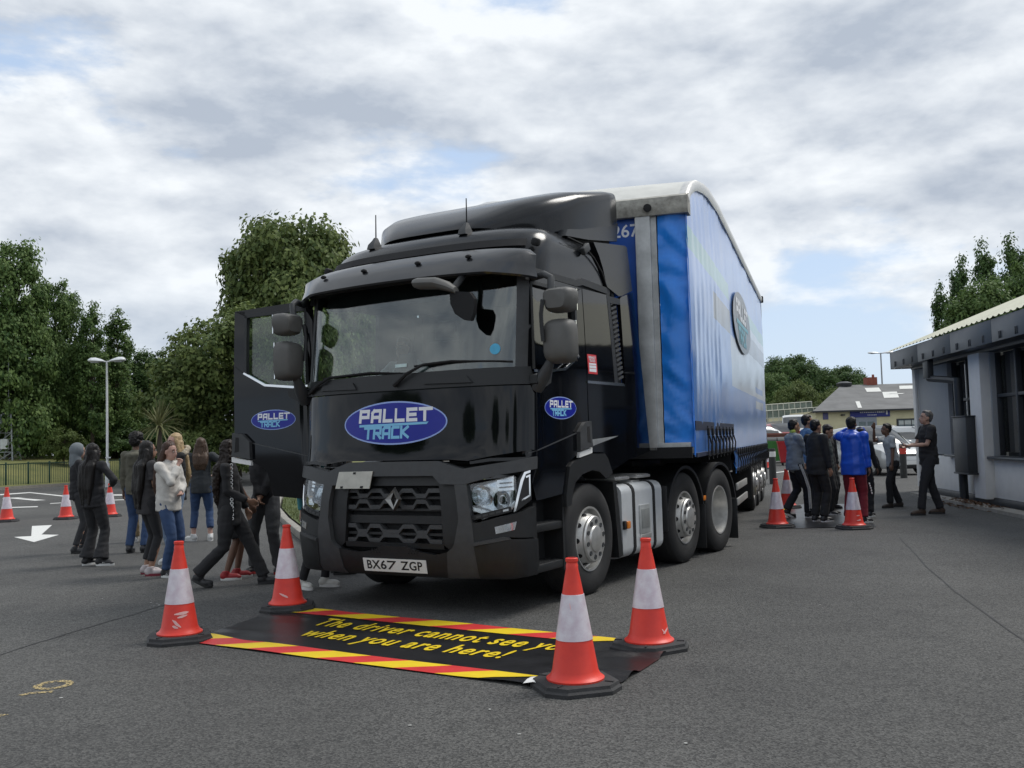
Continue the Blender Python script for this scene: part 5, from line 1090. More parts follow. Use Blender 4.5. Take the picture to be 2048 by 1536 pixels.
TR=[('tall',20,478,52,175,'tallest dark green tree at the far left edge',L_MAPLE,1.0),
('tall',116,560,55,128,'broad green tree beside the tallest one at the far left',L_MAPLE,1.2),
('poplar',184,606,54,66,'slim feathery tree left of the pair behind the white lamp post',L_MAPLE,1.2),
('poplar',236,620,56,72,'slim feathery tree right of the pair behind the white lamp post',L_MAPLE,1.2),
('tall',215,700,60,120,'dark tree standing directly behind the white lamp post',L_DARK,1.0),
('tall',300,700,62,140,'low dark tree in the dip between the lamp post and the mimosa',L_DARK,.8),
('round',592,434,52,350,'big round-topped tree rising behind the open lorry door',L_OLIVE,.4),
('mimosa',470,610,44,360,'spreading olive tree with loose twigs left of the open door',L_OLIVE,.4),
('mimosa',590,585,42,210,'lighter leafy tree directly behind the open lorry door',L_LIGHT,.3),
('mimosa',385,690,47,170,'feathery tree right above the spiky palm',L_OLIVE,.5),
('round',690,520,60,220,'dark tree partly hidden behind the left side of the cab',L_DARK,.4),
('bush',60,835,56,120,'dark shrub at the foot of the tall trees near the mast',L_DARK,1.3),
('bush',128,850,50,75,'bright green sapling behind the hooded person',L_LIGHT,1.0),
('bush',165,820,58,110,'dark shrub behind the sapling below the lamp head',L_DARK,1.2),
('bush',240,835,56,110,'dark shrub to the right of the lamp column',L_DARK,1.0),
('bush',290,800,58,130,'dark hedge shrub behind the boy in the olive hoodie',L_DARK,.8),
('bush',395,850,42,120,'low olive shrub behind the girl with the fur hood',L_OLIVE,.5),
('bush',470,830,44,160,'wide shrub under the spreading tree beside the open door',L_OLIVE,.4),
('bush',560,850,40,150,'shrub low behind the open lorry door',L_OLIVE,.3),
('bush',640,850,45,140,'shrub glimpsed between open door and cab',L_DARK,.3),
('bush',10,880,60,110,'dark shrub beyond the lattice mast',L_DARK,1.3),
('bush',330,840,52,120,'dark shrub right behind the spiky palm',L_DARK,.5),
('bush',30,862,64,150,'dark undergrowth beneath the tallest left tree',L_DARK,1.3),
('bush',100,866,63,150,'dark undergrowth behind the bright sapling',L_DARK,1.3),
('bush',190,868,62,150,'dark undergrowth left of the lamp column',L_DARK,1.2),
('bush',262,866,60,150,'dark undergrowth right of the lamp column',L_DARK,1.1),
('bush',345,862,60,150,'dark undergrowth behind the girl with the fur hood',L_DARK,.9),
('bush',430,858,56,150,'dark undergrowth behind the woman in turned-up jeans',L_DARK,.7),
('round',1575,711,110,150,'far dark tree with broken crown just right of the trailer',L_DARK,.5),
('round',1535,745,105,120,'far tree partly hidden behind the trailer tail',L_MAPLE,.5),
('round',1672,733,112,140,'far rounded dark tree above the cream workshop',L_DARK,.5),
('round',1720,765,108,90,'far low tree at the left end of the workshop roof',L_DARK,.5),
('mimosa',1590,760,96,110,'pale olive tree above the ramp railings',L_OLIVE,.5),
('mimosa',1665,775,98,120,'olive shrub-like tree behind the workshop gable',L_OLIVE,.5),
('poplar',1880,568,46,50,'thin leftmost tree above the office roof',L_DARK,0),
('poplar',1920,514,48,62,'second slim tree from the left above the office roof',L_DARK,0),
('poplar',1966,482,49,66,'third slim tree above the office roof',L_DARK,0),
('poplar',2022,472,50,74,'rightmost slim tree above the office roof',L_DARK,0),
('tall',1960,560,43,190,'fuller green tree in front of the slim trees above the office roof',L_MAPLE,0),
('tall',2060,520,44,150,'full green tree at the right picture edge above the office roof',L_MAPLE,0)]
for k,u,vt,Y,w,lab,lf,zb in TR: tree(k,u,vt,Y,w,lab,lf,zb,cat='shrub' if k=='bush' else 'tree',name='shrub' if k=='bush' else 'tree')
# trees on the far side of the yard, behind the photographer: seen only in the cab's paint and glass
for x,y,s,lab in ((-30,-22,.8,'first'),(-17,-32,.85,'second'),(-4,-34,.7,'third'),(9,-36,.8,'fourth'),(-40,-8,.85,'fifth')):
    T=empty('tree',(x,y,0),random.uniform(0,6),'%s tree from the left along the near side of the yard, mirrored in the cab'%lab,'tree','trees mirrored in the cab'); o=mobj('crown',PROTO['round'][1],None,T); o.scale=(s,s,s)
    if not PROTO['round'][1].materials: PROTO['round'][1].materials.append(L_DARK)
    o=mobj('trunk',PROTO['round'][2],None,T); o.scale=(s,s,s)
# spiky palm
def palm():
    p=dp(318,852,37); T=empty('cordyline_palm',(p.x,37,.3),0,'spiky cordyline palm with arching pale leaves in front of the trees','palm','trees and shrubs around the yard'); zc=p.z-.3; rnd=random.Random(5)
    b=B(); b.tube([(0,0,-.3),(.03,0,zc*.5),(0,0,zc)],[.14,.11,.10],8); b.obj('trunk',M_BARK,T)
    m=[leaf_mat('palm_leaf',(.09,.10,.04),(.27,.27,.13))]
    for k in range(90):
        az=rnd.uniform(0,6.28); el=rnd.uniform(-.5,1.45); l=rnd.uniform(.85,1.35); d=Vector((math.cos(az)*math.cos(el),math.sin(az)*math.cos(el),math.sin(el))); sd=Vector((-math.sin(az),math.cos(az),0)); b=B(); rows=[]
        for t in (0,.3,.6,.85,1): 
            q=Vector((0,0,zc))+d*l*t+Vector((0,0,-.45*l*t*t*max(0,math.cos(el)))); w=.035*(1-t)**.6+.004; rows.append([q-sd*w,q+Vector((0,0,-.006)),q+sd*w])
        b.grid(rows); b.obj('leaf',m,T)
palm()
# ================================================================ vehicles parked beyond
def car(p,heading,label,col,kind='hatch',L_=4.3,Wd=1.78,H=1.5,detail=False,name='parked_car',cat='car'):
    """heading: direction of the bonnet, radians clockwise from +Y"""
    T=empty(name,p,-heading,label,cat,'vehicles parked beyond the yard'); pm=mat('car_'+label.replace(' ','_')[:18],col,.28,.3 if detail else .1,var=0,coat=.6)
    hl=L_/2; w=Wd/2
    if kind=='van': st=[(-hl,.35,.9,H*.55,H-.12,.93),(-hl+.12,.25,1,H*.55,H,.93),(hl*.35,.22,1,H*.55,H,.92),(hl*.52,.22,1,H*.54,H*.93,.86),(hl*.72,.22,1,H*.52,H*.56,.84),(hl*.93,.25,.95,H*.44,H*.46,.86),(hl,.32,.86,H*.34,H*.36,.8)]
    else: st=[(-hl,.42,.84,H*.52,H*.60,.80),(-hl+.10,.30,.92,H*.60,H*.72,.78),(-hl*.72,.24,.98,H*.62,H*.95,.76),(-hl*.35,.2,1,H*.62,H,.74),(hl*.02,.2,1,H*.61,H*.99,.74),(hl*.26,.2,1,H*.60,H*.86,.76),(hl*.50,.2,.99,H*.58,H*.625,.80),(hl*.82,.22,.94,H*.50,H*.53,.82),(hl*.95,.26,.86,H*.42,H*.44,.80),(hl,.32,.76,H*.34,H*.36,.74)]
    rows=[]
    for y,zb,k,zs_,zr,kr in st:
        row=[]
        for sx in (1,-1):
            pts=[(w*k*.90,zb),(w*k*.98,zb+.10),(w*k,(zb+zs_)/2+.05),(w*k*.97,zs_),(w*(kr*.55+k*.42)*.985,zs_+(zr-zs_)*.5),(w*kr*.96,zr-.045),(w*kr*.82,zr-.005),(w*kr*.4,zr+.015)]
            row+= [Vector((sx*a,y,z)) for a,z in (pts if sx>0 else pts[::-1])]
        rows.append(row)
    b=B(); b.rings(rows); body=b.obj('body',pm,T,smooth=50)
    G=glass('car_glass',(.08,.09,.09),.02,1.55,.10)
    def pane(i0,i1,j0,j1,lift,name='window'):
        for sx in ((1,-1) if name=='window' else (1,)):
            b=B(); g=[]
            for i in range(i0,i1+1):
                row=[]
                for j in range(j0,j1+1):
                    v=rows[i][j]; row.append(Vector((sx*(abs(v.x)+lift) if name=='window' else v.x,v.y+(lift if name!='window' else 0),v.z+(lift if name!='window' else 0))))
                g.append(row)
            b.grid(g); 
            c=sum((v.co for v in b.bm.verts),Vector())/len(b.bm.verts)
            if name=='window':
                for v in b.bm.verts: v.co.y=c.y+(v.co.y-c.y)*.95; v.co.z=c.z+(v.co.z-c.z)*.86
            b.obj(name,G,T,smooth=60)
    if kind=='van': pane(2,4,3,5,.006); pane(3,4,5,10,.008,'windscreen')
    else: pane(2,3,3,5,.006); pane(3,5,3,5,.006); pane(4,6,5,10,.008,'windscreen'); pane(1,2,5,10,.008,'rear_window')
    for sx in (-1,1):
        for y in (-hl*.62,hl*.64):
            b=B(); r=.315; b.lathe([(r*.66,-.09*sx),(r*.9,-.1*sx),(r,-.07*sx),(r,.07*sx),(r*.9,.1*sx),(r*.68,.095*sx),(r*.64,.06*sx)],axis='X',n=24); wv=b.obj('wheel',M_TYRE,T,loc=(sx*(w-.08),y,r))
            b=B(); b.lathe([(r*.66,.085*sx),(r*.6,.05*sx),(r*.2,.06*sx),(r*.16,.085*sx),(0,.085*sx)],axis='X',n=20); b.obj('rim',M_RIM,wv)
            if detail:
                for k in range(7): b=B(); a=2*math.pi*k/7; b.box((.085*sx,.125*math.cos(a),.125*math.sin(a)),(.02,.05,.15),rot=Matrix.Rotation(a-math.pi/2,3,'X')); b.obj('spoke',M_RIM,wv)
            b=B(); b.lathe([(.37,-.02),(.37,.02)],axis='X',n=20,a0=0,a1=math.pi); b.map(lambda v:v+Vector((sx*(w-.015),y,.33))); b.obj('arch_gap',M_MATT,T)
        b=B(); b.ball((sx*w*.68,hl*.93,H*.44),(.22,.16,.085),10,6); b.obj('headlamp',mat('car_lamp',(.62,.65,.68),.12,.5),T)
        b=B(); b.box((sx*w*.78,-hl*.985,H*.5),(.22,.08,.2),bev=.02); b.obj('tail_lamp',mat('tail_red',(.35,.01,.012),.3),T)
        b=B(); b.ball((sx*(w+.09),hl*.30,H*.64),(.11,.06,.075),8,6); b.obj('door_mirror',pm,T)
    b=B(); b.box((0,hl*.975,H*.37),(.62,.08,.17),bev=.02); g=b.obj('grille',M_MATT,T)
    for k in range(3): b=B(); b.box((0,hl*.975+.045,H*.34+k*.05),(.58,.012,.012)); b.obj('grille_bar',M_CHROME,g)
    b=B(); b.box((0,hl*.985,.27),(1.25,.08,.12),bev=.02); b.obj('lower_intake',M_MATT,T)
    b=B(); b.box((0,hl*1.005,.40),(.50,.02,.11)); b.obj('number_plate',M_WHITE,T)
    b=B(); b.box((0,-hl*.995,.75),(.50,.04,.11)); b.obj('number_plate',mat('plate_yellow',(.7,.55,.05),.5),T)
    return T
h_=R(168); w_=gp(1750,951); p=w_-Vector((math.sin(h_),math.cos(h_),0))*1.39-Vector((math.cos(h_),-math.sin(h_),0))*.82
car(p,h_,'silver family car with large grille parked behind the boys',(.50,.51,.51),L_=4.35,Wd=1.8,H=1.60,detail=True)
def far_car(u,v,Y,*a,**k):
    q=dp(u,v,Y); car(Vector((q.x,Y,zs(q.x,Y))),*a,**k)
far_car(1733,860,50,R(80),'blue hatchback behind the silver car below the workshop sign',(.03,.12,.36),H=1.45)
far_car(1782,860,53,R(95),'dark estate car below the middle workshop window',(.02,.022,.026),L_=4.6,H=1.48)
far_car(1825,855,47,R(120),'white car partly hidden behind the office corner',(.7,.71,.71),H=1.6)
far_car(1528,858,60,R(70),'white car nose showing just past the trailer tail',(.68,.69,.69),H=1.4)
far_car(1560,856,62,R(175),'red hatchback parked above the brick wall',(.33,.012,.02),H=1.5)
far_car(1700,868,46,R(100),'grey car between the blue jacket boy and the silver car',(.42,.43,.44),H=1.42)
far_car(1594,850,64,R(200),'white panel van parked above the brick wall',(.68,.69,.68),kind='van',L_=4.6,Wd=1.85,H=1.95,name='parked_van',cat='van')
# ================================================================ people
def remesh(bm,vox,smooth=4,name='m'):
    me=bpy.data.meshes.new(name); bm.to_mesh(me); bm.free(); ob=bpy.data.objects.new('tmp',me)
    m=ob.modifiers.new('r','REMESH'); m.mode='VOXEL'; m.voxel_size=vox; m.use_smooth_shade=True
    if smooth: s=ob.modifiers.new('s','SMOOTH'); s.factor=.5; s.iterations=smooth
    out=baked(ob); bpy.data.meshes.remove(me)
    out.shade_smooth(); return out
def limb(b,pts,rad,n=10,open0=False,open1=False):
    """tapered chain of rings with round ends"""
    pts=[Vector(p) for p in pts]
    b.tube(pts,rad,n)
    if not open0: b.ball(pts[0],rad[0]*.99,n,6)
    if not open1: b.ball(pts[-1],rad[-1]*.99,n,6)
    for p,r in zip(pts[1:-1],rad[1:-1]): b.ball(p,r*.99,n,6)
def ik(a,t,l1,l2,hint):
    d=t-a; L_=min(d.length,(l1+l2)*.999); d=d.normalized()*L_; x=(l1*l1-l2*l2+L_*L_)/(2*L_); h=math.sqrt(max(0,l1*l1-x*x)); n=hint-d.normalized()*hint.dot(d.normalized())
    n=n.normalized() if n.length>1e-4 else Vector((0,-1,0)); return a+d.normalized()*x+n*h, a+d
def wavy(me,amp,fr,seed,zlo=None):
    Q=[(v.co.copy(),v.normal.copy()) for v in me.vertices]; out=[]
    for c,n in Q:
        r=1-2*abs(noise.noise(Vector((c.x*fr*.55+c.z*fr*.5,c.y*fr*.55,c.z*fr*1.5-c.x*fr*.45+seed))))     # slanting creases
        d=amp*(.55*(r-.55)+.5*noise.noise(Vector((c.x*fr*.7,c.y*fr*.7,c.z*fr*.7+seed)))); out+=list(c+n*d)
    me.vertices.foreach_set('co',out); me.update(); return me
SKIN={'pale':(.50,.30,.235),'light':(.42,.25,.18),'tan':(.30,.165,.105),'brown':(.16,.085,.055),'dark':(.10,.055,.038)}
def person(p,face,H,label,skin='tan',hair='short',hcol=(.010,.008,.007),top=(.02,.02,.022),topk='long',leg=(.015,.015,.017),legk='trousers',shoe=(.02,.02,.02),sole=None,
           feet=None,hands=None,lean=0,look=0,nod=0,build=1.0,stripes=None,extra=None,hood=None,cap=None,rough=.9,topm=None,grp='people',flare=1.0,hem=.0,inner=None,ankle=None,logo=False,tucked=False):
    """p: ground point between the feet; face: heading clockwise from +Y; body space: +y forward, +x to the person's right"""
    T=empty('person',p,-face,label,'person',grp); k=H/1.70; rnd=random.Random(hash(label)%9999 if False else len(label)*7+int(H*100))
    V=lambda x,y,z:Vector((x,y,z))*k
    ms=mat('skin_'+skin,SKIN[skin],.55,0,var=.06,vs=9)
    def hm(nm,c,r=.9,**q): return mat(nm+'_%d_%d_%d'%tuple(int(x*999) for x in c),c,r,0,var=.14,vs=11,bump=.35,bs=26,bdist=.012,**q)
    # joints
    feet=feet or [(-.10,.0,0),(.10,.0,0)]; hips_z=.935; fx=sum(f[0] for f in feet)/2; fy=sum(f[1] for f in feet)/2
    dm=max(math.hypot(f[0]-fx,f[1]-fy) for f in feet); hips_z=min(.935,math.sqrt(max(.3,.849**2-(max(0,dm-.05))**2))+.105); dz=0
    pel=V(fx,fy,hips_z+dz)+Vector((0,.0,0)); ch=pel+V(0,lean*.35,.375); nk=ch+V(0,lean*.10-.01,.135)
    hd=nk+V(0,.025+nod*.05,.137)
    hipj=[pel+V(-.085,0,-.02),pel+V(.085,0,-.02)]; sh=[ch+V(-.165*build,-.01,.095),ch+V(.165*build,-.01,.095)]
    ank=[V(f[0],f[1],.085)+V(0,0,f[2] if len(f)>2 else 0) for f in feet]; kn=[]
    for i in range(2): a,b_=ik(hipj[i],ank[i],.43*k,.425*k,Vector(((-.05,.05)[i],1,0))); kn.append(a)
    hands=hands or [(-.23,.03,.78),(.23,.03,.78)]
    el=[];wr=[]
    for i in range(2):
        hx=hands[i]; hint=Vector(hx[3]) if len(hx)>3 else Vector(((-.35,.35)[i],-1,-.25)); a,b_=ik(sh[i],V(*hx[:3]),.27*k,.25*k,hint); el.append(a); wr.append(b_)
    Hm=Matrix.Rotation(-look,3,'Z')@Matrix.Rotation(-nod,3,'X')
    HP=lambda x,y,z:hd+Hm@(Vector((x,y,z))*k)
    # ---- body: one continuous skin
    b=B()
    limb(b,[pel+V(0,0,-.02),pel+V(0,.005,.16),ch],[.105*k*build,.10*k*build,.115*k*build]); limb(b,[ch+V(-.11,0,.07),ch+V(.11,0,.07)],[.06*k,.06*k])
    for v in b.bm.verts:
        cy=pel.y+(ch.y-pel.y)*max(0,min(1,(v.co.z-pel.z)/(ch.z-pel.z))); v.co.y=cy+(v.co.y-cy)*.72
    limb(b,[ch+V(0,0,.06),nk,hd+V(0,-.01,-.04)],[.058*k,.050*k,.05*k])
    for i in range(2):
        limb(b,[hipj[i],kn[i],kn[i].lerp(ank[i],.35),ank[i]],[.075*k*build,.052*k,.052*k,.036*k]); limb(b,[sh[i],el[i],el[i].lerp(wr[i],.3),wr[i]],[.045*k*build,.036*k,.036*k,.025*k])
        f=feet[i]; ta=(f[3] if len(f)>3 else (-.12,.12)[i]); tv=Vector((math.sin(ta),math.cos(ta),0)); limb(b,[ank[i],ank[i]+tv*.05*k+V(0,0,-.045)],[.034*k,.022*k])
        # hand: palm, four fingers, thumb
        d=(wr[i]-el[i]).normalized(); hx=hands[i]; curl=hx[4] if len(hx)>4 else .5
        side_=Vector((0,1,0))-d*d.y; side_=side_.normalized() if side_.length>.2 else Vector(((-1,1)[i],0,0)); inw=d.cross(side_)*((1,-1)[i]); inw.normalize()
        pc=wr[i]+d*.045*k; b.ball(pc,(.040*k,.018*k,.045*k),8,6,M=Matrix((side_,inw,d)).transposed())
        for q in range(4):
            o=side_*((q-1.5)*.019*k); l=(.062,.072,.068,.052)[q]*k; base=wr[i]+d*.085*k+o; m1=base+(d*math.cos(curl)+inw*math.sin(curl))*l*.55; m2=m1+(d*math.cos(curl*2)+inw*math.sin(curl*2))*l*.5; b.tube([base-d*.02*k,base,m1,m2],[.0105*k,.0105*k,.0095*k,.007*k],6)
        b.tube([wr[i]+d*.03*k+side_*.02*k,wr[i]+d*.06*k+side_*.045*k+inw*.01*k,wr[i]+d*.09*k+side_*.048*k+inw*.022*k],[.013*k,.012*k,.008*k],6)
    # head
    b.ball(HP(0,-.012,.035),(.074*k,.092*k,.088*k),16,12,M=Hm); b.ball(HP(0,.022,-.028),(.058*k,.066*k,.078*k),14,10,M=Hm); b.ball(HP(0,.055,-.082),(.026*k,.024*k,.02*k),10,7,M=Hm)
    b.tube([HP(0,.083,.022),HP(0,.098,-.012),HP(0,.110,-.024)],[.009*k,.012*k,.014*k],7); b.ball(HP(0,.092,-.03),(.019*k,.014*k,.010*k),8,6,M=Hm)
    b.ball(HP(0,.086,-.055),(.022*k,.010*k,.006*k),8,5,M=Hm); b.ball(HP(0,.083,-.066),(.019*k,.010*k,.007*k),8,5,M=Hm)
    for s in (-1,1): b.ball(HP(s*.075,-.008,-.005),(.010*k,.020*k,.031*k),8,6,M=Hm); b.ball(HP(s*.03,.072,.032),(.026*k,.012*k,.008*k),8,5,M=Hm)
    mobj('body',remesh(b.bm,.0115*k,3),ms,T)
    for s in (-1,1):
        b=B(); b.ball(HP(s*.031,.079,.012),(.0135*k,.007*k,.0075*k),10,6,M=Hm); e=b.obj('eye',mat('eye_white',(.55,.53,.5),.3),T); b=B(); b.ball(HP(s*.031,.0848,.012),(.0065*k,.003*k,.0065*k),8,5,M=Hm); b.obj('iris',mat('iris_dark',(.015,.01,.008),.2),e)
        b=B(); b.tube([HP(s*.014,.084,.036),HP(s*.034,.082,.042),HP(s*.052,.068,.036)],[.004*k,.005*k,.003*k],5); b.obj('eyebrow',mat('hair_brow',tuple(min(.05,c) for c in hcol),.8),T)
    b=B(); b.ball(HP(0,.0925,-.060),(.018*k,.005*k,.0035*k),8,5,M=Hm); b.obj('mouth',mat('lips_'+skin,tuple(c*.6 for c in SKIN[skin]),.5),T)
    # ---- trousers / leggings / shorts
    lm=hm('cloth_leg',leg,rough); infl={'trousers':1.35,'jeans':1.28,'leggings':1.10,'shorts':1.75,'joggers':1.42}[legk]
    b=B(); limb(b,[pel+V(-.035*build,-.01,-.05),pel+V(.035*build,-.01,-.05)],[.098*k*build,.098*k*build]); limb(b,[pel+V(0,-.01,-.03),pel+V(0,-.005,.06)],[.105*k*build,.10*k*build]); b.ball(pel+V(-.055,-.035,-.045),.078*k*build,10,7); b.ball(pel+V(.055,-.035,-.045),.078*k*build,10,7)
    for i in range(2):
        if legk=='shorts': e=hipj[i].lerp(kn[i],.93); limb(b,[hipj[i],hipj[i].lerp(kn[i],.5),e],[.098*k*build,.097*k,.104*k],open1=True)
        else:
            a_=ank[i]+V(0,0,.015 if legk!='leggings' else .04); 
            if ankle: a_=ank[i]+V(0,0,ankle)
            fl=(.046*infl*(1.25 if legk in('trousers','joggers') else 1.1))*flare; limb(b,[hipj[i],hipj[i].lerp(kn[i],.5),kn[i],kn[i].lerp(a_,.45),a_],[.094*k*build,.080*k*max(1,infl*.85),.062*k*max(1,infl*.86),.056*k*max(.95,infl*.9*(1+.12*(flare-1))),fl*k*.92],open1=True)
    lo=mobj('leg_wear',wavy(remesh(b.bm,.014*k,2),.010*k if legk!='leggings' else .004*k,9,len(label)),lm,T)
    if stripes=='legs':
        for i in range(2):
            s=(-1,1)[i]; c0=hipj[i]+V(s*.085,0,.02); c1=kn[i]+V(s*.078,0,0); c2=ank[i]+V(s*.066,0,.05)
            for q in (-.018,0,.018): b=B(); b.tube([c0+V(0,q,0),c0.lerp(c1,.5)+V(s*.018,q,0),c1+V(0,q,0),c1.lerp(c2,.5)+V(s*.006,q,0),c2+V(0,q,0)],.006*k,5); b.obj('side_stripe',M_WHITE,lo)
    # ---- top
    tm=topm or hm('cloth_top',top,rough); g=1.0 if topk!='baggy' else 1.12; hz=-.10-hem
    b=B(); limb(b,[pel+V(0,0,hz),pel+V(0,0,.02),pel+V(0,lean*.12,.18),ch+V(0,-.005,.0),ch+V(0,-.01,.07)],[.156*k*build*g,.158*k*build*g,.142*k*build*g,.142*k*build*g,.112*k*build*g],12,open0=True); limb(b,[ch+V(-.135*build,-.01,.085),ch+V(.135*build,-.01,.085)],[.068*k*g,.068*k*g]); limb(b,[ch+V(0,-.01,.10),nk+V(0,-.012,-.035)],[.075*k,.063*k])
    # flatten front to back
    for v in b.bm.verts:
        zc=(v.co.z-pel.z)/max(.001,(ch.z-pel.z)); cy=pel.y+(ch.y-pel.y)*max(0,min(1,zc)); v.co.y=cy-.008*k+(v.co.y-cy)*.86
        if v.co.z>ch.z-.15*k: cx=ch.x; v.co.x=cx+(v.co.x-cx)*1.04
    for i in range(2):
        if topk=='tee': e=sh[i].lerp(el[i],.72); limb(b,[sh[i],sh[i].lerp(el[i],.4),e],[.066*k*build,.066*k,.072*k],open1=True)
        else: e=wr[i].lerp(el[i],.04); limb(b,[sh[i],sh[i].lerp(el[i],.5),el[i],el[i].lerp(wr[i],.5),e],[.064*k*build*g,.056*k*g,.053*k*g,.049*k*g,.042*k*g],open1=True)
    if hood=='down': 
        limb(b,[nk+V(-.10,-.02,-.06),nk+V(-.07,-.09,-.045),nk+V(0,-.125,-.05),nk+V(.07,-.09,-.045),nk+V(.10,-.02,-.06)],[.035*k,.048*k,.055*k,.048*k,.035*k]); b.ball(nk+V(0,-.11,-.12),(.09*k,.05*k,.09*k),10,8)
    to=mobj('top',wavy(remesh(b.bm,.014*k,2),(.014 if not topm else .009)*k,8.5 if not topm else 6,len(label)+3),tm,T)
    if hood=='up':
        b=B(); b.ball(HP(0,-.035,.03),(.105*k,.12*k,.125*k),16,10,M=Hm); limb(b,[HP(0,-.06,-.05),nk+V(0,-.03,-.05)],[.09*k,.10*k]); me=remesh(b.bm,.012*k,3)
        for v in me.vertices:
            q=Hm.transposed()@(v.co-hd)
            if q.y>.055*k: q.y=.055*k+(q.y-.055*k)*.15; v.co=hd+Hm@q
        mobj('hood',me,extra or tm,T)
    if hood=='fur':
        b=B(); pts=[nk+V(-.14,.06,-.10),nk+V(-.15,-.05,.0),nk+V(-.09,-.13,.06),nk+V(0,-.16,.075),nk+V(.09,-.13,.06),nk+V(.15,-.05,.0),nk+V(.14,.06,-.10)]; limb(b,pts,[.04*k]*7); me=remesh(b.bm,.012*k,1); wavy(me,.016*k,60,3); mobj('fur_trim',me,mat('fur_beige',(.42,.36,.27),.95,0,var=.3,vs=60),T)
    if inner:
        b=B(); b.rings([[ch+V(x*w_,.118*g+dy,z) for x in (-1,-.4,.4,1)]+[ch+V(x*w_,.06,z) for x in (1,.4,-.4,-1)] for z,w_,dy in ((-.36,.05,.012),(-.15,.055,.006),(.05,.06,-.02),(.14,.05,-.055))]); b.obj('shirt_front',hm('shirt',inner),T,smooth=60)
    # ---- shoes
    for i in range(2):
        f=feet[i]; ta=(f[3] if len(f)>3 else (-.12,.12)[i]); tv=Vector((math.sin(ta),math.cos(ta),0)); sv=Vector((tv.y,-tv.x,0)); a0=ank[i]-V(0,0,.085); pit=f[4] if len(f)>4 else 0
        def SP(x,y,z): 
            q=Vector((x,y*math.cos(pit)-z*math.sin(pit) if pit else y,z*math.cos(pit)+y*math.sin(pit) if pit else z))*k; return a0+sv*q.x+tv*q.y+Vector((0,0,q.z+.012*k))
        b=B(); b.ball(SP(0,-.015,.045),(.047*k,.066*k,.056*k),12,8,M=Matrix((sv,tv,(0,0,1))).transposed()); b.ball(SP(0,.09,.034),(.047*k,.09*k,.042*k),12,8,M=Matrix((sv,tv,(0,0,1))).transposed()); b.ball(SP(0,.145,.026),(.040*k,.045*k,.028*k),12,8,M=Matrix((sv,tv,(0,0,1))).transposed()); limb(b,[SP(0,.0,.06),SP(0,-.005,.11)],[.048*k,.049*k],open1=True)
        so=mobj('shoe',remesh(b.bm,.011*k,2),hm('shoe',shoe,.5),T)
        b=B(); n=20; ring=[]
        for q in range(n):
            a=2*math.pi*q/n; ring.append((.045*math.cos(a)*(1 if math.sin(a)<0 else 1.0),(.06+.13*math.sin(a)) if True else 0))
        b.rings([[SP(x*.98,y,-.012) for x,y in ring],[SP(x*1.03,y*1.01,.004) for x,y in ring],[SP(x,y,.020) for x,y in ring]]); b.obj('sole',hm('sole',sole or (.02,.02,.02),.7),so)
        if sole and sole[0]>.4 and shoe[0]<.2:
            for q in range(3): b=B(); b.tube([SP((-.035,.035)[i]*1.2,.04+q*.022,.03),SP((-.02,.02)[i],.06+q*.022,.058)],.005*k,5); b.obj('shoe_stripe',M_WHITE,so)
    # ---- hair
    hmh=mat('hair_%d_%d'%(int(hcol[0]*999),int(hcol[2]*999)),hcol,.48,0,var=.35,vs=45,bump=.5,bs=70,bdist=.01,spec=.3)
    if hair!='none':
        b=B(); b.ball(HP(0,-.028,.056),(.081*k,.094*k,.086*k),16,12,M=Hm)
        if hair=='short': b.ball(HP(0,-.06,.01),(.072*k,.055*k,.075*k),12,8,M=Hm); b.ball(HP(0,.012,.112),(.056*k,.045*k,.026*k),10,7,M=Hm)
        if hair=='afro': b.ball(HP(0,-.01,.085),(.10*k,.105*k,.085*k),14,10,M=Hm); b.ball(HP(0,-.06,.02),(.08*k,.06*k,.08*k),12,8,M=Hm)
        if hair in('long','curly','verylong','mid'):
            ln={'long':.40,'curly':.42,'verylong':.55,'mid':.22}[hair]; wd={'long':.085,'curly':.115,'verylong':.09,'mid':.08}[hair]
            b.ball(HP(0,-.065,.0),(.080*k,.060*k,.095*k),12,8,M=Hm)
            for s in (-1,-.35,.35,1): b.tube([HP(s*.055,-.07+.02*abs(s),.02),HP(s*.075,-.085+.03*abs(s),-.10),nk+V(s*wd,-.115+.02*abs(s),-.05),nk+V(s*wd*.95,-.125,-.05-ln*.55),nk+V(s*wd*.7,-.12,-.05-ln)],[.045*k,.05*k,.052*k*(1.2 if hair=='curly' else 1),.045*k,.018*k],8)
            for s in (() if tucked else (-1,1)): b.tube([HP(s*.07,.01,.05),HP(s*.083,.0,-.03),nk+V(s*.10,-.02,-.03),nk+V(s*.11,.0,-.14 if ln>.3 else -.06)],[.022*k,.026*k,.028*k,.012*k],7)
        me=remesh(b.bm,.0125*k,2)
        for v in me.vertices:           # keep the face free
            q=(Hm.transposed()@(v.co-hd))/k
            if q.y>.03 and q.z<.082 and abs(q.x)<.07 and q.z>-.12: v.co=hd+Hm@(Vector((q.x*.9,.03,q.z))*k)
        fr=55 if hair in('curly','afro') else 26; am=.017 if hair in('curly','afro') else .009
        me.update()
        Q=[(v.co.copy(),v.normal.copy()) for v in me.vertices]; zf=fr*.22 if hair in('long','verylong','mid') else fr; out=[]
        for c,n in Q: out+=list(c+n*am*k*(noise.noise(Vector((c.x*fr,c.y*fr,c.z*zf)))+.6*noise.noise(Vector((c.x*fr*2.3,c.y*fr*2.3,c.z*zf*2)))))
        me.vertices.foreach_set('co',out); me.update()
        ho=mobj('hair',me,hmh,T)
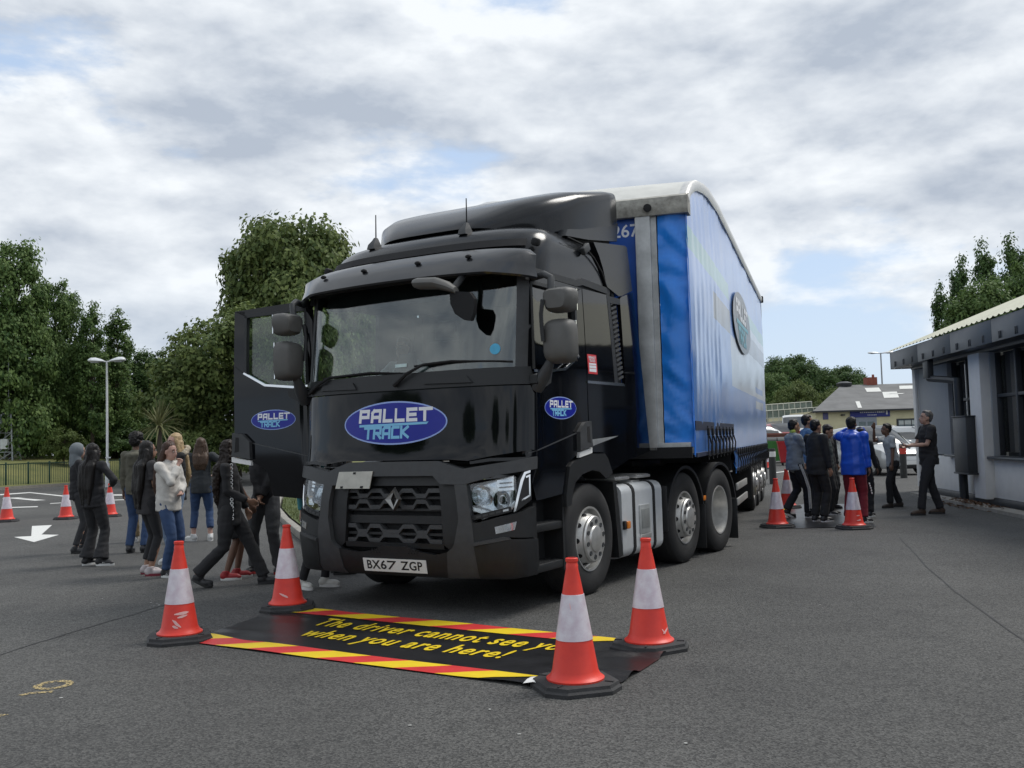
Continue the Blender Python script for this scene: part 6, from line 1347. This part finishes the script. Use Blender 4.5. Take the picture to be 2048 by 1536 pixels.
        if hair in('long','curly','verylong','mid'):
            b=B(); rr=random.Random(len(label))
            for q_ in range(34):
                s=rr.uniform(-1.15,1.15); e=rr.uniform(.72,1.12); a_=.03*rr.uniform(-1,1); yo=-.118-.022*rr.random(); w2=rr.uniform(.75,1.2); wv=.02 if hair=='curly' else .006
                b.tube([HP(s*.06,-.085+.02*abs(s),.06)]+[nk+V(s*wd*(1-.25*t)*w2+a_*t+wv*math.sin(9*t+q_),yo+.035*abs(s),.02-(.07+ln*e)*t) for t in (.15,.4,.65,.85,1)],[.010*k,.013*k,.013*k,.012*k,.010*k,.003*k],5)
            o_=b.obj('hair_strands',hmh,ho); o_['kind']='stuff'
    if cap:
        b=B(); b.ball(HP(0,-.012,.062),(.088*k,.104*k,.080*k),16,10,M=Hm); me=remesh(b.bm,.012*k,2); c=mobj('cap',me,hm('cap',cap),T)
        b=B(); b.rings([[HP(x*.075,.07+.09*(1-x*x),.052+z) for x in (-1,-.5,0,.5,1)]+[HP(x*.07,.05,.056+z) for x in (1,.5,0,-.5,-1)] for z in (0,.010)]); b.obj('cap_peak',hm('cap',cap),c,smooth=50)
    return T
# ---------------------------------------------------------------- who stands where
BLK=(.020,.020,.022); WHT=(.62,.62,.60); JEAN=(.036,.07,.155)
def P_(u,v): return gp(u,v)
GL='people on the left of the lorry'; GR='people beside the trailer'
DOWN=[(-.235,.02,.80),(.235,.02,.80)]
# left of the lorry
person(P_(188,1131),R(25),1.56,'girl with long black hair in black top and flared black trousers, back turned','brown','verylong',top=BLK,leg=BLK,legk='trousers',shoe=BLK,sole=WHT,flare=1.55,feet=[(-.14,0,0,.2),(.13,0,0,1.1)],hands=[(-.20,.16,.98),(.14,.20,1.12,(1,-.2,-.4))],build=1.08,grp=GL,hem=.02)
person(P_(157,1106),R(62),1.58,'person in grey hood and black top with white sleeve stripes at the far left','light','none',top=(.016,.016,.018),leg=(.035,.035,.038),legk='leggings',shoe=BLK,hood='up',extra=mat('hood_grey',(.16,.18,.19),.9,0,var=.1,vs=12),feet=[(-.1,.06,0,.1),(.1,-.05,0,.4)],hands=[(-.2,.1,.9),(.18,.14,.86)],grp=GL)
person(P_(272,1106),R(8),1.70,'boy with curly black hair in olive hoodie and blue jeans, back turned','brown','afro',top=(.11,.105,.078),leg=JEAN,legk='jeans',shoe=BLK,hood='down',feet=[(-.1,.0,0,-.2),(.1,.05,0,.2)],hands=[(-.22,.06,.82),(.12,.22,1.05)],grp=GL)
person(P_(284,1083),R(172),1.62,'person in khaki trousers half hidden behind the olive hoodie boy','tan','short',top=BLK,leg=(.28,.21,.12),legk='trousers',shoe=WHT,sole=WHT,cap=BLK,grp=GL)
person(P_(297,1150),R(48),1.56,'girl with very long dark hair in grey tee, black leggings and white maroon trainers','tan','verylong',top=(.040,.038,.040),topk='tee',leg=BLK,legk='leggings',shoe=(.45,.40,.40),sole=(.18,.02,.035),feet=[(-.12,.02,0,.5),(.12,-.02,0,.6)],hands=[(-.15,.2,1.0),(.15,.22,1.0)],ankle=.10,grp=GL,hem=.06)
person(P_(338,1153),R(108),1.54,'girl in white hoodie and blue jeans holding her hand to her mouth','pale','long',hcol=(.055,.028,.018),top=(.56,.54,.50),topk='baggy',leg=JEAN,legk='jeans',shoe=BLK,sole=WHT,hood='down',feet=[(-.09,.0,0,-.1),(.09,.02,0,.1)],hands=[(.02,.20,1.06,(-1,-.3,-.5)),(.03,.17,1.40,(.9,-.1,-1),1.2)],look=0,nod=.12,grp=GL,tucked=True)
person(P_(352,1128),R(228),1.66,'blonde girl in black jacket with fur-trimmed hood and pale jeans','pale','long',hcol=(.42,.30,.16),top=(.014,.014,.015),leg=(.20,.27,.38),legk='jeans',shoe=WHT,sole=WHT,hood='fur',hands=[(-.16,.2,1.0),(.16,.2,1.0)],grp=GL,look=-.2)
person(P_(405,1082),R(-12),1.63,'woman in dark grey tee and turned-up jeans with white shoes, back turned','pale','mid',hcol=(.075,.045,.028),top=(.036,.040,.043),topk='tee',leg=JEAN,legk='jeans',shoe=WHT,sole=WHT,feet=[(-.15,.05,0,-.9),(.13,-.03,0,-.1)],hands=[(-.18,.2,1.05),(.22,.12,1.12,(1,-.3,0))],build=1.1,ankle=.13,grp=GL,hem=.04)
person(P_(462,1158),R(72),1.50,'boy in grey tee and black shorts with red trainers behind the walking girl','brown','short',top=(.055,.058,.062),topk='tee',leg=BLK,legk='shorts',shoe=(.30,.015,.02),sole=WHT,feet=[(-.1,.08,0,.1),(.1,-.06,0,.2)],hands=[(-.1,.25,.98),(.16,.24,.93,(.6,-1,0))],grp=GL)
T9=person(P_(462,1172),R(86),1.57,'walking girl in black with long curly hair and white chain print down her side','tan','curly',hcol=(.020,.013,.010),top=BLK,leg=BLK,legk='joggers',shoe=BLK,feet=[(-.07,.36,0,0),(.08,-.36,.06,0,-.5)],hands=[(-.2,.15,.85),(.12,.22,.98)],look=-.6,grp=GL,hem=.10)
b=B()
for i in range(15): b.lathe([(.011,-.003),(.019,0),(.011,.003)],n=8,axis='X',c=(.148+.012*math.sin(i*.35),.05,1.28-i*.040))
b.obj('chain_print',M_WHITE,T9)
person(P_(533,1146),R(186),1.62,'person in black top and grey trousers with clasped hands behind the open door','tan','short',top=BLK,leg=(.075,.077,.080),legk='joggers',shoe=BLK,sole=(.35,.02,.02),feet=[(-.15,0,0,-.2),(.15,0,0,.2)],hands=[(.01,.20,.86,(-1,-.3,0),.7),(-.01,.215,.84,(1,-.3,0),.7)],grp=GL)
person(P_(624,1176),R(112),1.52,'person in black leggings, teal top and white shoes beside the bumper corner','light','long',hcol=(.06,.035,.02),top=(.07,.28,.32),leg=BLK,legk='leggings',shoe=(.55,.54,.50),sole=WHT,feet=[(-.12,.10,0,-.2),(.1,-.06,0,.35)],grp=GL,ankle=.02)
person(P_(676,1147),R(70),1.74,'man in dark trousers whose black shoe shows below the lorry bumper','light','short',top=BLK,leg=BLK,shoe=(.008,.008,.008),grp=GL)
# in the driver's seat
q=Matrix.Rotation(TRUCK_RZ,3,'Z')@Vector((-.62,1.05,0))+Vector(TRUCK_LOC)
person(Vector((q.x,q.y,.98)),math.pi-TRUCK_RZ,1.52,'person in pale top seated at the steering wheel inside the cab','light','short',top=(.30,.32,.34),leg=BLK,feet=[(-.1,.0,.36),(.1,.0,.36)],hands=[(-.15,.0,1.26,(-1,0,-1)),(.15,.02,1.30,(1,0,-1))],grp=GL)
# beside the trailer
person(P_(1864,1029),R(272),1.75,'grey-haired man in black polo shirt holding papers before the office wall','light','short',hcol=(.10,.095,.09),top=(.018,.017,.018),topk='tee',leg=(.018,.018,.021),legk='trousers',shoe=(.05,.03,.02),feet=[(-.09,.20,0,-.1),(.10,-.18,0,.15)],hands=[(-.12,.33,1.14,(-.6,-1,-.4),.9),(.10,.34,1.12,(.6,-1,-.4),.9)],build=1.15,nod=-.08,grp=GR,hem=.02)
person(P_(1789,1015),R(266),1.56,'boy in pale grey tee with one arm raised high facing the man','brown','short',top=(.36,.38,.39),topk='tee',leg=(.012,.012,.014),legk='trousers',shoe=(.03,.022,.018),feet=[(-.08,.12,0,-.1),(.1,-.16,0,.3)],hands=[(-.2,.1,.86),(.02,.34,1.60,(.3,.2,-1),.15)],lean=.22,grp=GR)
NYL=mat('nylon_blue',(.008,.075,.50),.38,0,var=.12,vs=7,bump=.25,bs=9,bdist=.02)
TB=person(P_(1712,1046),R(35),1.66,'boy in bright blue hooded jacket and dark red trousers seen from behind','brown','short',top=(.01,.08,.5),topk='baggy',topm=NYL,leg=(.16,.012,.022),legk='joggers',shoe=BLK,sole=WHT,hood='down',feet=[(-.12,.0,0,-.1),(.13,-.02,0,.55)],hands=[(-.10,.20,1.52,(-1,0,-.6),.5),(.26,.0,.78)],build=1.15,grp=GR,hem=.06)
for i,(a,z) in enumerate(((.02,.62),(.035,.585),(.05,.55),(.06,.51),(.065,.47))): b=B(); b.box((.235+.005*i,-.02+a,z),(.012,.05,.028),bev=.003,rot=Matrix.Rotation(.5,3,'Z')); b.obj('trouser_print',M_WHITE,TB)
person(P_(1730,1034),R(38),1.50,'boy in royal blue cap and dark jacket standing right of the blue jacket boy','dark','short',top=(.012,.014,.020),leg=(.010,.010,.013),legk='joggers',shoe=BLK,sole=WHT,cap=(.02,.06,.34),hands=[(-.2,.1,.85),(.22,.16,.9)],grp=GR)
YEL=person(P_(1602,1036),R(78),1.66,'boy in grey hoodie with yellow-lined hood and three-stripe tracksuit trousers','tan','short',top=(.20,.225,.25),topk='baggy',leg=(.010,.011,.016),legk='joggers',shoe=BLK,sole=WHT,hood='down',stripes='legs',feet=[(-.1,-.22,.05,0,-.5),(.1,.10,0,.1)],hands=[(-.2,.16,.95),(.16,.22,.95)],grp=GR)
b=B(); b.ball((0,-.085,1.475),(.075,.05,.045),10,7); b.obj('hood_lining',mat('lining_yellow',(.55,.62,.12),.8),YEL)
person(P_(1640,1044),R(62),1.64,'boy in plain black sweatshirt and black trousers between the grey hoodie and blue jacket','tan','short',top=(.016,.016,.017),topk='baggy',leg=(.016,.016,.017),legk='joggers',shoe=BLK,sole=(.5,.5,.5),hands=[(-.22,.1,.85),(.24,.06,.82)],build=1.08,grp=GR,hem=.05)
person(P_(1660,1030),R(118),1.55,'boy looking down in dark green jacket framed between two taller boys','tan','short',top=(.035,.045,.045),leg=BLK,shoe=BLK,sole=WHT,nod=.45,grp=GR)
person(P_(1622,1022),R(85),1.76,'tall dark-haired person in pale blue top at the back of the boys','tan','short',top=(.10,.19,.33),leg=BLK,shoe=BLK,grp=GR)
person(P_(1662,1018),R(150),1.58,'dark-haired child whose head alone shows left of the blue jacket hood','tan','short',top=BLK,leg=BLK,shoe=BLK,grp=GR)
# papers in the man's hand
q=P_(1864,1029); h=Vector((q.x-.40,q.y-.02,1.19)); b=B(); b.lathe([(.004,-.10),(.016,-.095),(.018,.095),(.004,.10)],n=12,axis='X'); Mx=Matrix.Rotation(R(-12),3,'Z')@Matrix.Rotation(R(38),3,'Y'); b.map(lambda v:Mx@v+h); tag(b.obj('paper_roll',mat('paper_white',(.5,.5,.48),.8)),'rolled white papers held in the hand of the man in black','papers')
bpy.data.scenes.remove(TMP)
